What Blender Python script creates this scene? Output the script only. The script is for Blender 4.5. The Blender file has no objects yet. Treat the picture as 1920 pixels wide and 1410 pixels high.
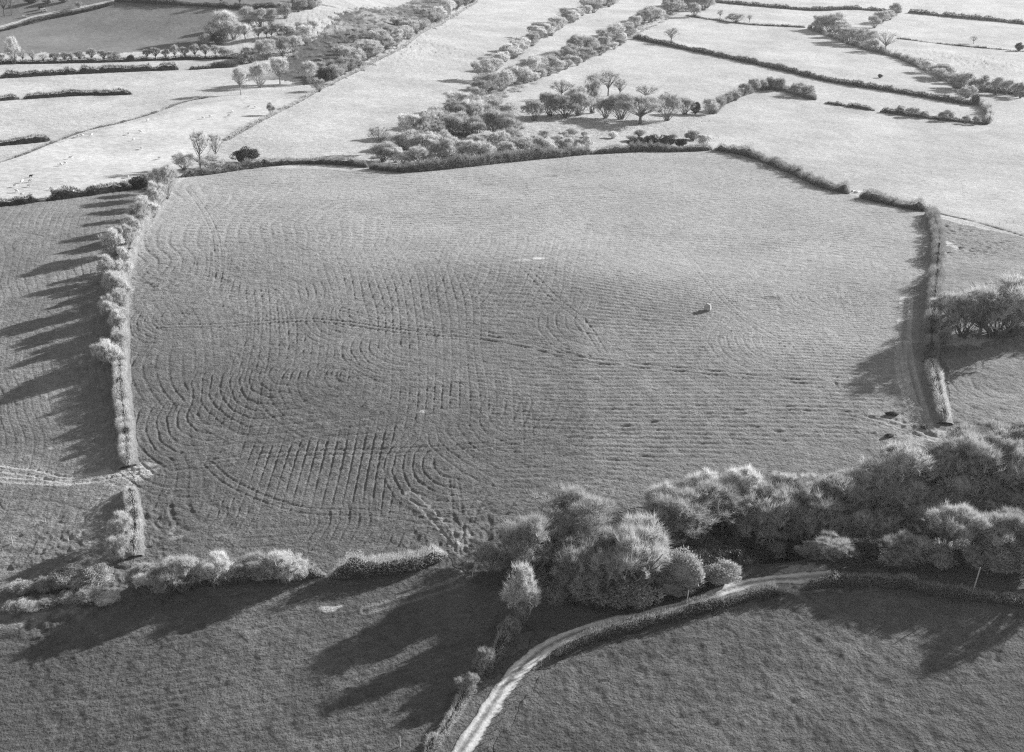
import bpy, math, random
import numpy as np
from mathutils import Vector, Matrix
R = math.radians
rng = np.random.default_rng(7)
random.seed(7)
C = bpy.context.scene
COL = C.collection

# ------------------------------------------------------------------ camera, light, exposure
F_PX, W_PX, H_PX = 2318.0, 1920.0, 1410.0          # photo pixels
PITCH = R(21.93)
CAM = np.array([0.0, 0.0, 106.0])
cam = bpy.data.cameras.new('camera'); co = bpy.data.objects.new('camera', cam); COL.objects.link(co)
cam.sensor_fit = 'HORIZONTAL'; cam.sensor_width = 36.0; cam.lens = 36.0 * F_PX / W_PX
cam.clip_start = 1.0; cam.clip_end = 12000.0
co.location = CAM; co.rotation_euler = (math.pi/2 - PITCH, 0, 0)
C.camera = co
SUN_EL, SUN_AZ = R(20.0), R(34)                     # azimuth counted from +X towards +Y
SUN = Vector((math.cos(SUN_EL)*math.cos(SUN_AZ), math.cos(SUN_EL)*math.sin(SUN_AZ), math.sin(SUN_EL)))
sl = bpy.data.lights.new('sun', 'SUN'); sl.energy = 5.0; sl.angle = R(0.53); sl.color = (1, 1, 1)
so = bpy.data.objects.new('sun', sl); COL.objects.link(so)
so.location = (400, 300, 400); so.rotation_euler = SUN.to_track_quat('Z', 'Y').to_euler()
world = bpy.data.worlds.new('World'); C.world = world; world.use_nodes = True
wn = world.node_tree; wn.nodes.clear()
sk = wn.nodes.new('ShaderNodeTexSky'); sk.sky_type = 'NISHITA'; sk.sun_disc = False
sk.sun_elevation = SUN_EL; sk.sun_rotation = math.atan2(SUN.x, SUN.y)
bw = wn.nodes.new('ShaderNodeRGBToBW'); bg = wn.nodes.new('ShaderNodeBackground'); wo = wn.nodes.new('ShaderNodeOutputWorld')
bg.inputs['Strength'].default_value = 0.09
wn.links.new(sk.outputs[0], bw.inputs[0]); wn.links.new(bw.outputs[0], bg.inputs[0]); wn.links.new(bg.outputs[0], wo.inputs[0])
C.view_settings.view_transform = 'Standard'; C.view_settings.look = 'None'
C.view_settings.exposure = 0.8; C.view_settings.gamma = 1.0
C.cycles.use_denoising = False; C.cycles.filter_width = 1.25   # keep the fine texture, as film grain does

# ------------------------------------------------------------------ noise
def _hash(ix, iy, seed):
    h = (ix.astype(np.int64)*374761393 + iy.astype(np.int64)*668265263 + seed*2147483647) & 0xffffffff
    h = ((h ^ (h >> 13)) * 1274126177) & 0xffffffff
    return ((h ^ (h >> 16)) & 0xffff) / 65535.0
def noise(x, y, seed=0):
    x = np.asarray(x, float); y = np.asarray(y, float)
    ix = np.floor(x); iy = np.floor(y); fx = x-ix; fy = y-iy
    fx = fx*fx*(3-2*fx); fy = fy*fy*(3-2*fy)
    a = _hash(ix, iy, seed); b = _hash(ix+1, iy, seed); c = _hash(ix, iy+1, seed); d = _hash(ix+1, iy+1, seed)
    return (a*(1-fx)+b*fx)*(1-fy) + (c*(1-fx)+d*fx)*fy
def sstep(a, b, t):
    t = np.clip((t-a)/(b-a), 0, 1); return t*t*(3-2*t)

# ------------------------------------------------------------------ terrain
_Y = np.arange(-300.0, 4000.0, 1.0)
def _smooth(t, s=28):
    k = np.exp(-0.5*(np.arange(-90, 91)/s)**2); k /= k.sum()
    return np.convolve(np.pad(t, 90, mode='edge'), k, 'valid')
_sl = _smooth(np.interp(_Y, [100, 140, 200, 250, 300, 345, 400, 480, 560, 700, 900, 1300], [.06, .11, .125, .125, .09, .01, -.05, -.035, -.02, -.01, .0, .0]))
_pz = np.cumsum(_sl); _pz -= np.interp(330.0, _Y, _pz)
_gx = _smooth(np.interp(_Y, [140, 230, 300, 400, 560, 900, 1400], [.05, .045, .02, -.03, -.055, -.05, -.04]), 35)
def macro(x, y):
    x = np.asarray(x, float); y = np.asarray(y, float)
    h = np.interp(y, _Y, _pz) + np.interp(y, _Y, _gx)*np.clip(x, -600, 600)
    # the low knoll in the middle of the main field
    h = h + 4.2*np.exp(-(((x-10)/44)**2 + ((y-336)/32)**2))
    h = h + 2.2*np.exp(-(((x+36)/30)**2 + ((y-272)/26)**2))
    # hill facing the camera beyond the lane of trees, upper left
    m = sstep(-10, -240, x + (y-900)*0.25)
    t = (x*.45+y*.9-640)/20.0
    h = h + m*0.23*20.0*np.logaddexp(0, t)*sstep(1500, 1050, y)
    # stream gully under the wood
    h = h - 2.5*sstep(-40, 20, x)*sstep(70, 30, x)*np.exp(-((y-198)/13)**2)
    gy = 211 + .03*(x-60)
    h = h - 7.5*sstep(26, 52, x)*np.exp(-np.abs((y-gy)/8.5)**2.6)
    h = h + 2.2*(noise(x/120, y/120, 3)-.5) + .7*(noise(x/45, y/45, 4)-.5)
    return h
_T = np.concatenate([np.arange(60, 700, 1.2), np.arange(700, 3500, 4.0)])
_cp, _sp = math.cos(PITCH), math.sin(PITCH)
def ray(px, py):
    u = (px-W_PX/2)/F_PX; v = (py-H_PX/2)/F_PX
    return np.array([u, _cp - v*_sp, -_sp - v*_cp])        # depth along the optical axis = 1
def g(px, py):
    """where the line of sight of a photo pixel meets the land"""
    d = ray(px, py); P = CAM[None] + _T[:, None]*d[None]
    dz = P[:, 2] - macro(P[:, 0], P[:, 1])
    k = int(np.argmax(dz < 0)) if (dz < 0).any() else len(_T)-1
    k = max(k, 1); a = dz[k-1]/(dz[k-1]-dz[k]+1e-9); t = _T[k-1] + a*(_T[k]-_T[k-1])
    p = CAM + t*d; p[2] = float(macro(p[0], p[1]))
    return p
def depth(p): return float(p[1]*_cp - (p[2]-CAM[2])*_sp)
def pxm(p): return F_PX/depth(p)                          # photo pixels per metre
def path(pxs, step):
    P = np.array([g(a, b) for a, b in pxs])[:, :2]
    # Catmull-Rom
    Q = np.vstack([2*P[0]-P[1], P, 2*P[-1]-P[-2]]); out = []
    for i in range(1, len(Q)-2):
        n = max(2, int(np.linalg.norm(Q[i+1]-Q[i])/step)); t = np.arange(n)/n; t = t[:, None]
        out.append(.5*((2*Q[i]) + (-Q[i-1]+Q[i+1])*t + (2*Q[i-1]-5*Q[i]+4*Q[i+1]-Q[i+2])*t**2 + (-Q[i-1]+3*Q[i]-3*Q[i+1]+Q[i+2])*t**3))
    out.append(P[-1:]); return np.vstack(out)
def dist_poly(x, y, P, signed=False):
    """distance to a polyline, for points in flat arrays; also arclength"""
    best = np.full(x.shape, 1e9); s = np.zeros(x.shape); acc = 0.0; side = np.zeros(x.shape)
    for a, b in zip(P[:-1], P[1:]):
        ab = b-a; L = math.hypot(*ab); 
        if L < 1e-6: continue
        t = np.clip(((x-a[0])*ab[0] + (y-a[1])*ab[1])/(L*L), 0, 1)
        dx = x-a[0]-t*ab[0]; dy = y-a[1]-t*ab[1]; d = np.hypot(dx, dy)
        m = d < best; best = np.where(m, d, best); s = np.where(m, acc+t*L, s)
        side = np.where(m, np.sign(ab[0]*dy-ab[1]*dx), side); acc += L
    return best*(side if signed else 1), s
def inside(x, y, P):
    r = np.zeros(x.shape, bool); n = len(P); j = n-1
    for i in range(n):
        xi, yi = P[i]; xj, yj = P[j]
        c = ((yi > y) != (yj > y)) & (x < (xj-xi)*(y-yi)/(yj-yi+1e-12)+xi)
        r ^= c; j = i
    return r

# ------------------------------------------------------------------ objects and materials
def mesh_np(name, V, faces_n, L, mat=None, smooth=False):
    """V (n,3); L flat loop indices; faces_n = list/array of corner counts or one int"""
    me = bpy.data.meshes.new(name)
    V = np.asarray(V, np.float32); L = np.asarray(L, np.int32).ravel()
    if np.isscalar(faces_n): cnt = np.full(len(L)//faces_n, faces_n, np.int32)
    else: cnt = np.asarray(faces_n, np.int32)
    st = np.concatenate([[0], np.cumsum(cnt)[:-1]]).astype(np.int32)
    me.vertices.add(len(V)); me.vertices.foreach_set('co', V.ravel())
    me.loops.add(len(L)); me.loops.foreach_set('vertex_index', L)
    me.polygons.add(len(cnt)); me.polygons.foreach_set('loop_start', st)
    me.polygons.foreach_set('use_smooth', np.full(len(cnt), smooth))
    me.update(calc_edges=True)
    if mat: me.materials.append(mat)
    return me
class MB:
    def __init__(s): s.v = []; s.l = []; s.n = []; s.k = 0
    def add(s, V, F):
        V = np.asarray(V, float); s.v.append(V)
        for f in F: s.n.append(len(f)); s.l.extend([i+s.k for i in f])
        s.k += len(V)
    def addn(s, V, F):
        V = np.asarray(V, float); F = np.asarray(F, int); s.v.append(V)
        s.n.extend([F.shape[1]]*len(F)); s.l.extend((F+s.k).ravel().tolist()); s.k += len(V)
    def mesh(s, name, mat, smooth=False): return mesh_np(name, np.vstack(s.v), s.n, s.l, mat, smooth)
def box_vf(cx, cy, cz, sx, sy, sz):
    V = [(cx+a*sx/2, cy+b*sy/2, cz+c*sz/2) for c in (-1, 1) for a, b in ((-1, -1), (1, -1), (1, 1), (-1, 1))]
    return V, [(3, 2, 1, 0), (4, 5, 6, 7), (0, 1, 5, 4), (1, 2, 6, 5), (2, 3, 7, 6), (3, 0, 4, 7)]
def tubes(P0, P1, r0, r1, k=5):
    """many tapered tubes at once"""
    P0 = np.asarray(P0, float); P1 = np.asarray(P1, float); n = len(P0)
    d = P1-P0; d /= np.linalg.norm(d, axis=1, keepdims=True)+1e-9
    a = np.cross(d, np.where(np.abs(d[:, 2:3]) > .9, [[1., 0, 0]], [[0, 0, 1.]])); a /= np.linalg.norm(a, axis=1, keepdims=True)+1e-9
    b = np.cross(d, a); ang = np.arange(k)*2*math.pi/k
    ring = a[:, None]*np.cos(ang)[None, :, None] + b[:, None]*np.sin(ang)[None, :, None]
    V = np.concatenate([P0[:, None]+ring*np.reshape(r0, (-1, 1, 1)), P1[:, None]+ring*np.reshape(r1, (-1, 1, 1))], 1).reshape(-1, 3)
    i = np.arange(k); q = np.stack([i, (i+1) % k, (i+1) % k+k, i+k], 1)
    F = (np.arange(n)*2*k)[:, None, None] + q[None]
    return V, F.reshape(-1, 4)
def blades(B, D, ln, wd):
    """thin tapering twigs / leaves: one long triangle each, random roll"""
    n = len(B); D = D/(np.linalg.norm(D, axis=1, keepdims=True)+1e-9)
    q = rng.normal(size=(n, 3)); s = np.cross(D, q); s /= np.linalg.norm(s, axis=1, keepdims=True)+1e-9
    w = np.reshape(wd, (-1, 1))*.5; ln = np.reshape(ln, (-1, 1))
    V = np.stack([B-s*w, B+s*w, B+D*ln], 1).reshape(-1, 3)
    return V, np.arange(3*n).reshape(-1, 3)
def tag(o, label=None, cat=None, group=None, kind=None):
    if label: o['label'] = label
    if cat: o['category'] = cat
    if group: o['group'] = group
    if kind: o['kind'] = kind
    return o
def link(name, data, parent=None, loc=(0, 0, 0)):
    o = bpy.data.objects.new(name, data); COL.objects.link(o); o.location = loc
    if parent: o.parent = parent
    return o
def empty(name, loc): 
    o = link(name, None, None, loc); o.empty_display_size = 1; return o

def mat(name, val, var=.25, scale=1.5, rough=.85, objvar=.0, spec=.2, sheen=0, trans=0, bump=0, bscale=6):
    m = bpy.data.materials.new(name); m.use_nodes = True; nt = m.node_tree; P = nt.nodes['Principled BSDF']
    tc = nt.nodes.new('ShaderNodeTexCoord'); nz = nt.nodes.new('ShaderNodeTexNoise'); nz.inputs['Scale'].default_value = scale; nz.inputs['Detail'].default_value = 4
    nt.links.new(tc.outputs['Object'], nz.inputs['Vector'])
    mr = nt.nodes.new('ShaderNodeMapRange'); mr.inputs['From Min'].default_value = .25; mr.inputs['From Max'].default_value = .75
    mr.inputs['To Min'].default_value = val*(1-var); mr.inputs['To Max'].default_value = val*(1+var)
    nt.links.new(nz.outputs[0], mr.inputs['Value']); out = mr.outputs[0]
    if objvar:
        oi = nt.nodes.new('ShaderNodeObjectInfo'); m2 = nt.nodes.new('ShaderNodeMapRange'); m2.inputs['To Min'].default_value = 1-objvar; m2.inputs['To Max'].default_value = 1+objvar
        nt.links.new(oi.outputs['Random'], m2.inputs['Value']); mm = nt.nodes.new('ShaderNodeMath'); mm.operation = 'MULTIPLY'
        nt.links.new(out, mm.inputs[0]); nt.links.new(m2.outputs[0], mm.inputs[1]); out = mm.outputs[0]
    nt.links.new(out, P.inputs['Base Color'])
    if trans:
        tl = nt.nodes.new('ShaderNodeBsdfTranslucent'); mx = nt.nodes.new('ShaderNodeMixShader'); mx.inputs[0].default_value = trans
        nt.links.new(out, tl.inputs[0]); nt.links.new(P.outputs[0], mx.inputs[1]); nt.links.new(tl.outputs[0], mx.inputs[2]); nt.links.new(mx.outputs[0], nt.nodes['Material Output'].inputs[0])
    P.inputs['Roughness'].default_value = rough; P.inputs['Specular IOR Level'].default_value = spec
    if sheen: P.inputs['Sheen Weight'].default_value = sheen; P.inputs['Sheen Roughness'].default_value = .6
    if bump:
        n2 = nt.nodes.new('ShaderNodeTexNoise'); n2.inputs['Scale'].default_value = bscale; n2.inputs['Detail'].default_value = 5
        bp = nt.nodes.new('ShaderNodeBump'); bp.inputs['Distance'].default_value = bump
        nt.links.new(tc.outputs['Object'], n2.inputs['Vector']); nt.links.new(n2.outputs[0], bp.inputs['Height']); nt.links.new(bp.outputs[0], P.inputs['Normal'])
    return m
M = dict(
    pale=mat('pale_twigs', 0.7, trans=.38, var=.2, scale=.6, objvar=.12), mid=mat('grey_twigs', 0.54, trans=.38, var=.25, scale=.6, objvar=.15),
    dark=mat('brown_twigs', 0.46, trans=.38, var=.3, scale=.6, objvar=.15), ever=mat('evergreen_leaves', .08, .35, 1.2, rough=.55, objvar=.2, spec=.4),
    ivy=mat('ivy_leaves', 0.5, trans=.38, var=.3, scale=1.5, rough=.5, spec=.5, objvar=.1), bark=mat('bark', .17, .3, 3, bump=.05),
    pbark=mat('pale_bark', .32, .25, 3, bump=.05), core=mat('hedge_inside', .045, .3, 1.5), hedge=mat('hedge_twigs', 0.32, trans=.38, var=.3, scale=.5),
    hpale=mat('pale_hedge_twigs', 0.66, trans=.38, var=.22, scale=.4), hdark=mat('dark_hedge_twigs', .10, .3, .5), bank=mat('bank_grass', .2, .3, 1.2, bump=.15, bscale=3),
    pstone=mat('pale_lichened_stone', .46, .35, 1.6, bump=.08, bscale=3), stone=mat('lichened_stone', .42, .3, 2.5, bump=.08, bscale=4), wool=mat('white_wool', .75, .1, 8, bump=.03, bscale=20), bwool=mat('black_wool', .03, .2, 8),
    wood=mat('weathered_wood', .5, .15, 4), earth=mat('dark_earth', .05, .3, 1.5, bump=.2, bscale=2), white=mat('white_paint', .8, .05, 2, rough=.35, spec=.5),
    glass=mat('dark_glass', .03, .05, 2, rough=.1, spec=.6), tyre=mat('tyre_rubber', .03, .1, 4), rubble=mat('pale_rubble', .6, .2, 2, bump=.1),
    fern=mat('dead_bracken', 0.36, trans=.38, var=.85, scale=.16, objvar=.2), wire=mat('fence_wire', .2, .1, 2))

# ------------------------------------------------------------------ field outlines, in photo pixels
MAIN = [(335, 330), (480, 312), (690, 318), (860, 315), (1050, 295), (1330, 280), (1440, 308), (1600, 367), (1740, 397), (1752, 480), (1748, 600), (1740, 690), (1760, 800), (1680, 870), (1300, 935), (960, 1000), (840, 1045), (620, 1078), (460, 1082), (255, 1070), (246, 900), (236, 780), (228, 640), (238, 500), (300, 380)]
LEFTF = [(-350, 400), (70, 380), (290, 348), (225, 480), (222, 700), (238, 900), (240, 1040), (90, 1110), (-350, 1230)]
BOTL = [(-350, 1240), (90, 1150), (250, 1130), (600, 1100), (850, 1065), (940, 1110), (940, 1200), (850, 1330), (770, 1500), (-300, 1500)]
BOTR = [(1010, 1270), (1120, 1200), (1480, 1115), (1700, 1108), (2250, 1160), (2250, 1500), (880, 1500)]
SHEEPF = [(-300, 320), (0, 300), (220, 235), (400, 190), (560, 185), (420, 265), (320, 330), (70, 372), (-300, 400)]
RIGHTF = [(1760, 410), (1920, 445), (2300, 540), (2300, 800), (1780, 790), (1760, 600)]
BIGR = [(1340, 270), (1330, 215), (1430, 170), (1530, 186), (1850, 232), (1850, 180), (2300, 230), (2300, 530), (1760, 400), (1600, 360)]
DARKF = [(-300, 120), (-300, -60), (420, -60), (620, 10), (400, 70), (380, 92), (-50, 100)]
SCRUBH = [(450, 150), (600, 60), (780, 0), (860, -60), (920, -60), (840, 40), (680, 125), (600, 165), (520, 150)]
THICK = [(680, 300), (760, 240), (870, 180), (950, 215), (1300, 205), (1340, 270), (1050, 290), (860, 310)]
WOODG = [(840, 1060), (960, 990), (1300, 930), (1700, 880), (1780, 800), (2300, 800), (2300, 1160), (1700, 1100), (1560, 1080), (1290, 1130), (1040, 1200), (960, 1240), (940, 1100)]
def wp(P): return np.array([g(a, b)[:2] for a, b in P])
TRACK = [(840, 1450), (868, 1405), (905, 1350), (945, 1290), (985, 1245), (1040, 1205), (1120, 1175), (1200, 1155), (1290, 1130), (1380, 1100), (1440, 1088), (1500, 1084), (1560, 1078)]
SPUR = [(1470, 1086), (1490, 1097), (1505, 1108), (1540, 1130)]

# ------------------------------------------------------------------ ground
def build_ground():
    rows = [60.0]
    while rows[-1] < 2600:
        y = rows[-1]; rows.append(y + (1.2 if y < 105 else .28 if y < 200 else .28+.0011*(y-200) if y < 520 else .63+.0085*(y-520) if y < 1300 else 25))
    yy = np.array(rows)
    uin = np.linspace(-.47, .47, 1480); uo = np.linspace(.48, 1.0, 22)
    uu = np.concatenate([-uo[::-1], uin, uo])
    X = yy[:, None]*uu[None]; Y = np.repeat(yy[:, None], len(uu), 1)
    sh = X.shape; x = X.ravel(); y = Y.ravel()
    z = macro(x, y)
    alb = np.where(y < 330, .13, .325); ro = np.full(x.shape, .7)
    det = np.zeros(x.shape)
    polys = {k: wp(v) for k, v in dict(main=MAIN, left=LEFTF, botl=BOTL, botr=BOTR, sheep=SHEEPF, right=RIGHTF, bigr=BIGR, dark=DARKF, scrub=SCRUBH, thick=THICK, wood=WOODG).items()}
    wx_ = 5*(noise(x/6, y/6, 14)-.5) + 2*(noise(x/1.8, y/1.8, 15)-.5); wy_ = 5*(noise(x/6, y/6, 16)-.5) + 2*(noise(x/1.8, y/1.8, 17)-.5)
    ins = {k: inside(x+wx_*(2.5 if k in ('scrub', 'thick', 'wood', 'dark') else .5), y+wy_*(2.5 if k in ('scrub', 'thick', 'wood', 'dark') else .5), p) for k, p in polys.items()}
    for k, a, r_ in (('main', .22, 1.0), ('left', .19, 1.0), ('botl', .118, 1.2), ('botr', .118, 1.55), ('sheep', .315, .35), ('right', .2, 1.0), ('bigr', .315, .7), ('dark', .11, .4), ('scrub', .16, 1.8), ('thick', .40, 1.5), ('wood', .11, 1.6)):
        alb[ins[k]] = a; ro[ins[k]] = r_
    alb *= 1 + .30*(noise(x/11+5, y/11, 13)-.5)*sstep(420, 300, y)
    sc = ins['scrub']; alb[sc] *= .6 + 1.1*sstep(.35, .7, noise(x[sc]/16, y[sc]/30, 55))
    alb *= 1 + .24*(noise(x/28, y/40, 27)-.5) + .16*(noise(x/9, y/14, 28)-.5) + .14*(noise(x/3.5, y/5, 29)-.5)
    # ---- driving and mowing lines pressed into the turf
    def rut(d, w=.22): return -1.1*np.exp(-(d/w)**2) + .3*np.exp(-((np.abs(d)-w*1.9)/w)**2)
    br = .6 + .3*noise(x/2.5, y/2.5, 11) + .35*sstep(.3, .7, noise(x/19, y/19, 12))
    def comb(s, per): 
        f = (s/per) % 1.0; return (f-.5)*per
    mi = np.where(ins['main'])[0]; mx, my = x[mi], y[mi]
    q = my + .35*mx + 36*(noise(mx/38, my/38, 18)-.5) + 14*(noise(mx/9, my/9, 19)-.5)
    alb[mi] = .15 + .12*sstep(235, 400, q); ro[mi] = 1.35 - .35*sstep(235, 380, q)  # lower field's slope shade painted into the grass colour, with noise-warped edges
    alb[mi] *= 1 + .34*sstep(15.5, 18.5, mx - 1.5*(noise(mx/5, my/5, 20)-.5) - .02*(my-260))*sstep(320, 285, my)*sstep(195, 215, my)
    B = np.vstack([polys['main'], polys['main'][:1]])
    dB, _ = dist_poly(mx, my, B)
    acc = np.zeros(mx.shape); KS = 13.0
    for p0, p1 in zip(B[:-1], B[1:]):
        d1, _ = dist_poly(mx, my, np.array([p0, p1])); acc += np.exp(-d1/KS)
    ph = -KS*np.log(acc) + 7*(noise(mx/42, my/42, 23)-.5) + 2*(noise(mx/13, my/13, 24)-.5)
    wx = 9*(noise(mx/55, my/70, 21)-.5); wy = 14*(noise(mx/70, my/55, 22)-.5)
    s1 = mx + 1.6*(noise(mx/7, my/26, 34)-.5) + wx + .0018*(my-230)**2*.4; s2 = my + wy + .12*mx
    vert = sstep(12, 0, mx + .25*(my-260)) * sstep(385, 330, my)
    horiz = sstep(-25, 0, mx) * sstep(370, 290, my)*.9 + .45*sstep(330, 380, my) + .3*sstep(190, 200, my)*sstep(230, 205, my)
    head = sstep(24, 15, dB)
    am = .85 + .5*(noise(mx/23, my/23, 25)-.5)
    far = sstep(290, 400, my)
    blk = sstep(15, 22, mx)*sstep(345, 320, my)
    dd = (.12+.04*far)*(1-.9*blk)*(1-.55*vert*sstep(10, 25, dB))*(1-.5*far*sstep(-60, -20, mx))*rut(comb(ph, 2.1+1.2*np.round(far)), .31+.35*far)*am*br[mi]
    dd = np.minimum(dd, .105*vert*(.55+.8*noise(mx/16, my/24, 40))*rut(comb(s1, 2.1), .31)*br[mi]*sstep(8, 20, dB)*sstep(.35, .5, noise(mx/45, my/60, 26)))
    s2 = s2 - .0*mx; dd = np.minimum(dd, (.15+.05*far)*np.maximum(np.maximum(horiz, blk), .85*far)*rut(comb(s2, 1.9+1.4*np.round(far)), .38+.35*far)*br[mi]*sstep(6, 16, dB))
    dd = dd + .05*rut(comb(s2*.9+.25*mx + 5*(noise(mx/25, my/25, 35)-.5), 3.1), .35)*br[mi]*sstep(.4, .6, noise(mx/40, my/40, 36)) + .05*rut(comb(s1-.3*my + 5*(noise(mx/25, my/25, 37)-.5), 2.9), .35)*br[mi]*sstep(.45, .65, noise(mx/40, my/40, 38))*(my < 380)
    det[mi] += dd
    li = np.where(ins['left'])[0]; lx, ly = x[li], y[li]
    det[li] += np.minimum(.09*rut(comb(lx + .25*ly + 22*(noise(lx/60, ly/60, 41)-.5) + 3*(noise(lx/14, ly/14, 45)-.5), 2.3), .36)*(.3+noise(lx/15, ly/15, 46)), .09*rut(comb(ly + .3*lx + 20*(noise(lx/50, ly/50, 42)-.5) + 2.5*(noise(lx/12, ly/12, 47)-.5), 5.1), .42)*(.3+noise(lx/13, ly/13, 48)))*br[li]
    bi = np.where(ins['botl'])[0]; bx, by = x[bi], y[bi]
    det[bi] += .06*rut(comb(by - .28*bx + 5*(noise(bx/30, by/30, 43)-.5), 1.7), .35)*br[bi]
    ri = np.where(ins['bigr'])[0]; bx, by = x[ri], y[ri]
    det[ri] += .07*rut(comb(by + .42*bx + 6*(noise(bx/60, by/60, 44)-.5), 3.2), .6)*br[ri]
    # nested turning arcs: (centre px, start angle, sweep, radii from..to, spacing)
    def arcs(px, py, a0, sw, r0, r1, sp, dp=.1):
        c = g(px, py)[:2]; m = np.where((np.abs(x-c[0]) < r1+3) & (np.abs(y-c[1]) < r1*1.3+3))[0]
        dx = x[m]-c[0]; dy = (y[m]-c[1])*.8; r = np.hypot(dx, dy); a = np.degrees(np.arctan2(dy, dx))
        da = np.abs((a-a0+180) % 360-180)
        k = (r > r0)*(r < r1)*sstep(sw/2+12, sw/2-8, da)
        det[m] = det[m]*(1-.6*k) + .7*dp*k*rut(comb(r+2.4*(noise(dx/9, dy/9, 5)-.5)+.7*(noise(dx/2.5, dy/2.5, 6)-.5), sp), .28)*(.5+.5*br[m])
    for a in ((345, 590, 190, 230, 2, 18, 2.0), (610, 370, 70, 150, 3, 22, 2.4), (660, 700, 215, 200, 3, 22, 2.2, .13), (560, 690, 250, 150, 5, 26, 2.4), (870, 860, 200, 210, 2, 17, 2.2, .13),
              (320, 500, 240, 160, 3, 20, 2.3), (500, 985, 300, 150, 8, 22, 2.1), (330, 970, 300, 140, 5, 16, 2.1), (620, 990, 290, 130, 6, 20, 2.2), (1010, 560, 300, 120, 4, 16, 2.4), (700, 580, 200, 140, 4, 20, 2.3),
              (1180, 405, 20, 180, 2, 16, 2.5), (1880, 720, 220, 170, 3, 18, 2.3), (40, 930, 200, 180, 4, 18, 2.4), (1000, 770, 250, 110, 8, 26, 2.6), (1130, 600, 230, 130, 4, 18, 2.5), (430, 760, 230, 120, 6, 30, 2.4), (780, 640, 230, 160, 4, 20, 2.4), (480, 560, 60, 130, 5, 20, 2.4), (1560, 560, 190, 150, 3, 16, 2.2), (1480, 640, 170, 120, 5, 22, 2.3)): arcs(*a)
    # single wheel tracks
    def wheel(pxs, dp=.12, gauge=1.9, w=.26, pale=0, pw=1.2):
        P = path(pxs, 3.0); b0 = P.min(0)-4; b1 = P.max(0)+4
        m = np.where((x > b0[0]) & (x < b1[0]) & (y > b0[1]) & (y < b1[1]))[0]
        d, s = dist_poly(x[m], y[m], P); k = .72+.28*noise(s/12, s*0, 8)
        det[m] += .72*dp*k*rut(np.abs(d)-gauge/2, w)
        if pale: alb[m] = alb[m] + (pale-alb[m])*sstep(pw, pw*.4, np.abs(np.abs(d)-gauge/2))*.8
    wheel([(300, 612), (420, 610), (560, 600), (640, 605), (760, 622), (900, 632), (1000, 650), (1080, 672), (1200, 685), (1400, 705), (1560, 720)], .25, 2.0, .34)
    wheel([(640, 580), (760, 612), (900, 624), (1010, 642), (1100, 668)], .15, 1.6)
    wheel([(255, 885), (340, 876), (420, 862), (560, 850), (800, 842), (1000, 825), (1200, 798), (1380, 772), (1520, 766), (1620, 782), (1700, 806), (1745, 818)], .16, 1.8, .3)
    wheel([(390, 870), (440, 910), (560, 955), (700, 962), (840, 985)], .14)
    wheel([(250, 520), (330, 510), (480, 505), (560, 490)], .16, 1.7)
    wheel([(240, 540), (400, 520), (520, 500)], .14, 3.5)
    wheel([(700, 402), (900, 400), (1100, 396), (1250, 408), (1400, 425), (1600, 440), (1700, 450)], .14)
    wheel([(1280, 470), (1330, 530), (1400, 600), (1480, 650)], .12)
    wheel([(1200, 515), (1400, 520), (1600, 530), (1700, 540)], .12)
    wheel([(980, 500), (1040, 560), (1090, 600), (1130, 660)], .12)
    wheel([(350, 350), (385, 400), (405, 450), (410, 520)], .12)
    wheel([(390, 385), (480, 420), (560, 460), (640, 500)], .12)
    wheel([(-60, 872), (60, 885), (130, 900), (250, 886)], .18, 2.0, .34, .42, .9)
    wheel([(-60, 893), (40, 900), (130, 904), (200, 896)], .15, 1.6, .3, .40, .8)
    wheel([(240, 895), (200, 930), (140, 1005)], .1, 1.8, .3, .26, .7)
    wheel([(1735, 800), (1710, 720), (1695, 640), (1700, 560)], .1, 2.4, .4, .46, .8)
    wheel([(1640, 780), (1700, 800), (1750, 822)], .15, 2.2, .4, .42, 1.0)
    wheel([(1690, 640), (1690, 690), (1715, 770), (1745, 812)], .15, 2.0, .35, .46, .7)
    wheel([(690, 1142), (740, 1128), (860, 1090), (885, 1060)], .14, 2.0, .3, .2, .6)
    wheel([(640, 1160), (760, 1135), (880, 1095)], .12, 2.0, .3)
    wheel([(1478, 1090), (1495, 1104), (1530, 1130), (1580, 1160)], .06, 1.6, .4, .17, .7)
    for q in ([(-60, 1230), (200, 1215), (420, 1180), (640, 1150)], [(-60, 1330), (300, 1310), (560, 1270), (760, 1215)], [(1020, 1300), (1250, 1240), (1480, 1190), (1600, 1170)], [(1000, 1400), (1300, 1350), (1600, 1290), (1920, 1270)]): wheel(q, .08, 1.9, .3)
    wheel([(1500, 1110), (1560, 1150), (1640, 1185), (1920, 1240)], .12, 2.0, .4)
    wheel([(862, 1040), (858, 960), (850, 900)], .1, 1.8, .3); wheel([(870, 1030), (885, 960), (915, 910)], .1, 1.8, .3); wheel([(865, 1035), (825, 980), (770, 925)], .1, 1.8, .3, .3, .6)
    # the ditch across the right-hand field
    for pxs, dp in (([(1755, 398), (1830, 416), (1900, 436), (2050, 480)], .9), ([(1505, 326), (1560, 345), (1580, 352)], .7), ([(1700, 66), (1800, 82), (1930, 96)], .4)):
        P = path(pxs, 3.0); b0 = P.min(0)-4; b1 = P.max(0)+4; m = np.where((x > b0[0]) & (x < b1[0]) & (y > b0[1]) & (y < b1[1]))[0]
        d, s = dist_poly(x[m], y[m], P); det[m] -= dp*np.exp(-(d/.9)**2)*(.5+.5*noise(s/9, s*0, 9))
    # tussocks, poached ground
    tk = np.where(ins['main'] | ins['left'], .5, 1.0)*ro
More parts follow.
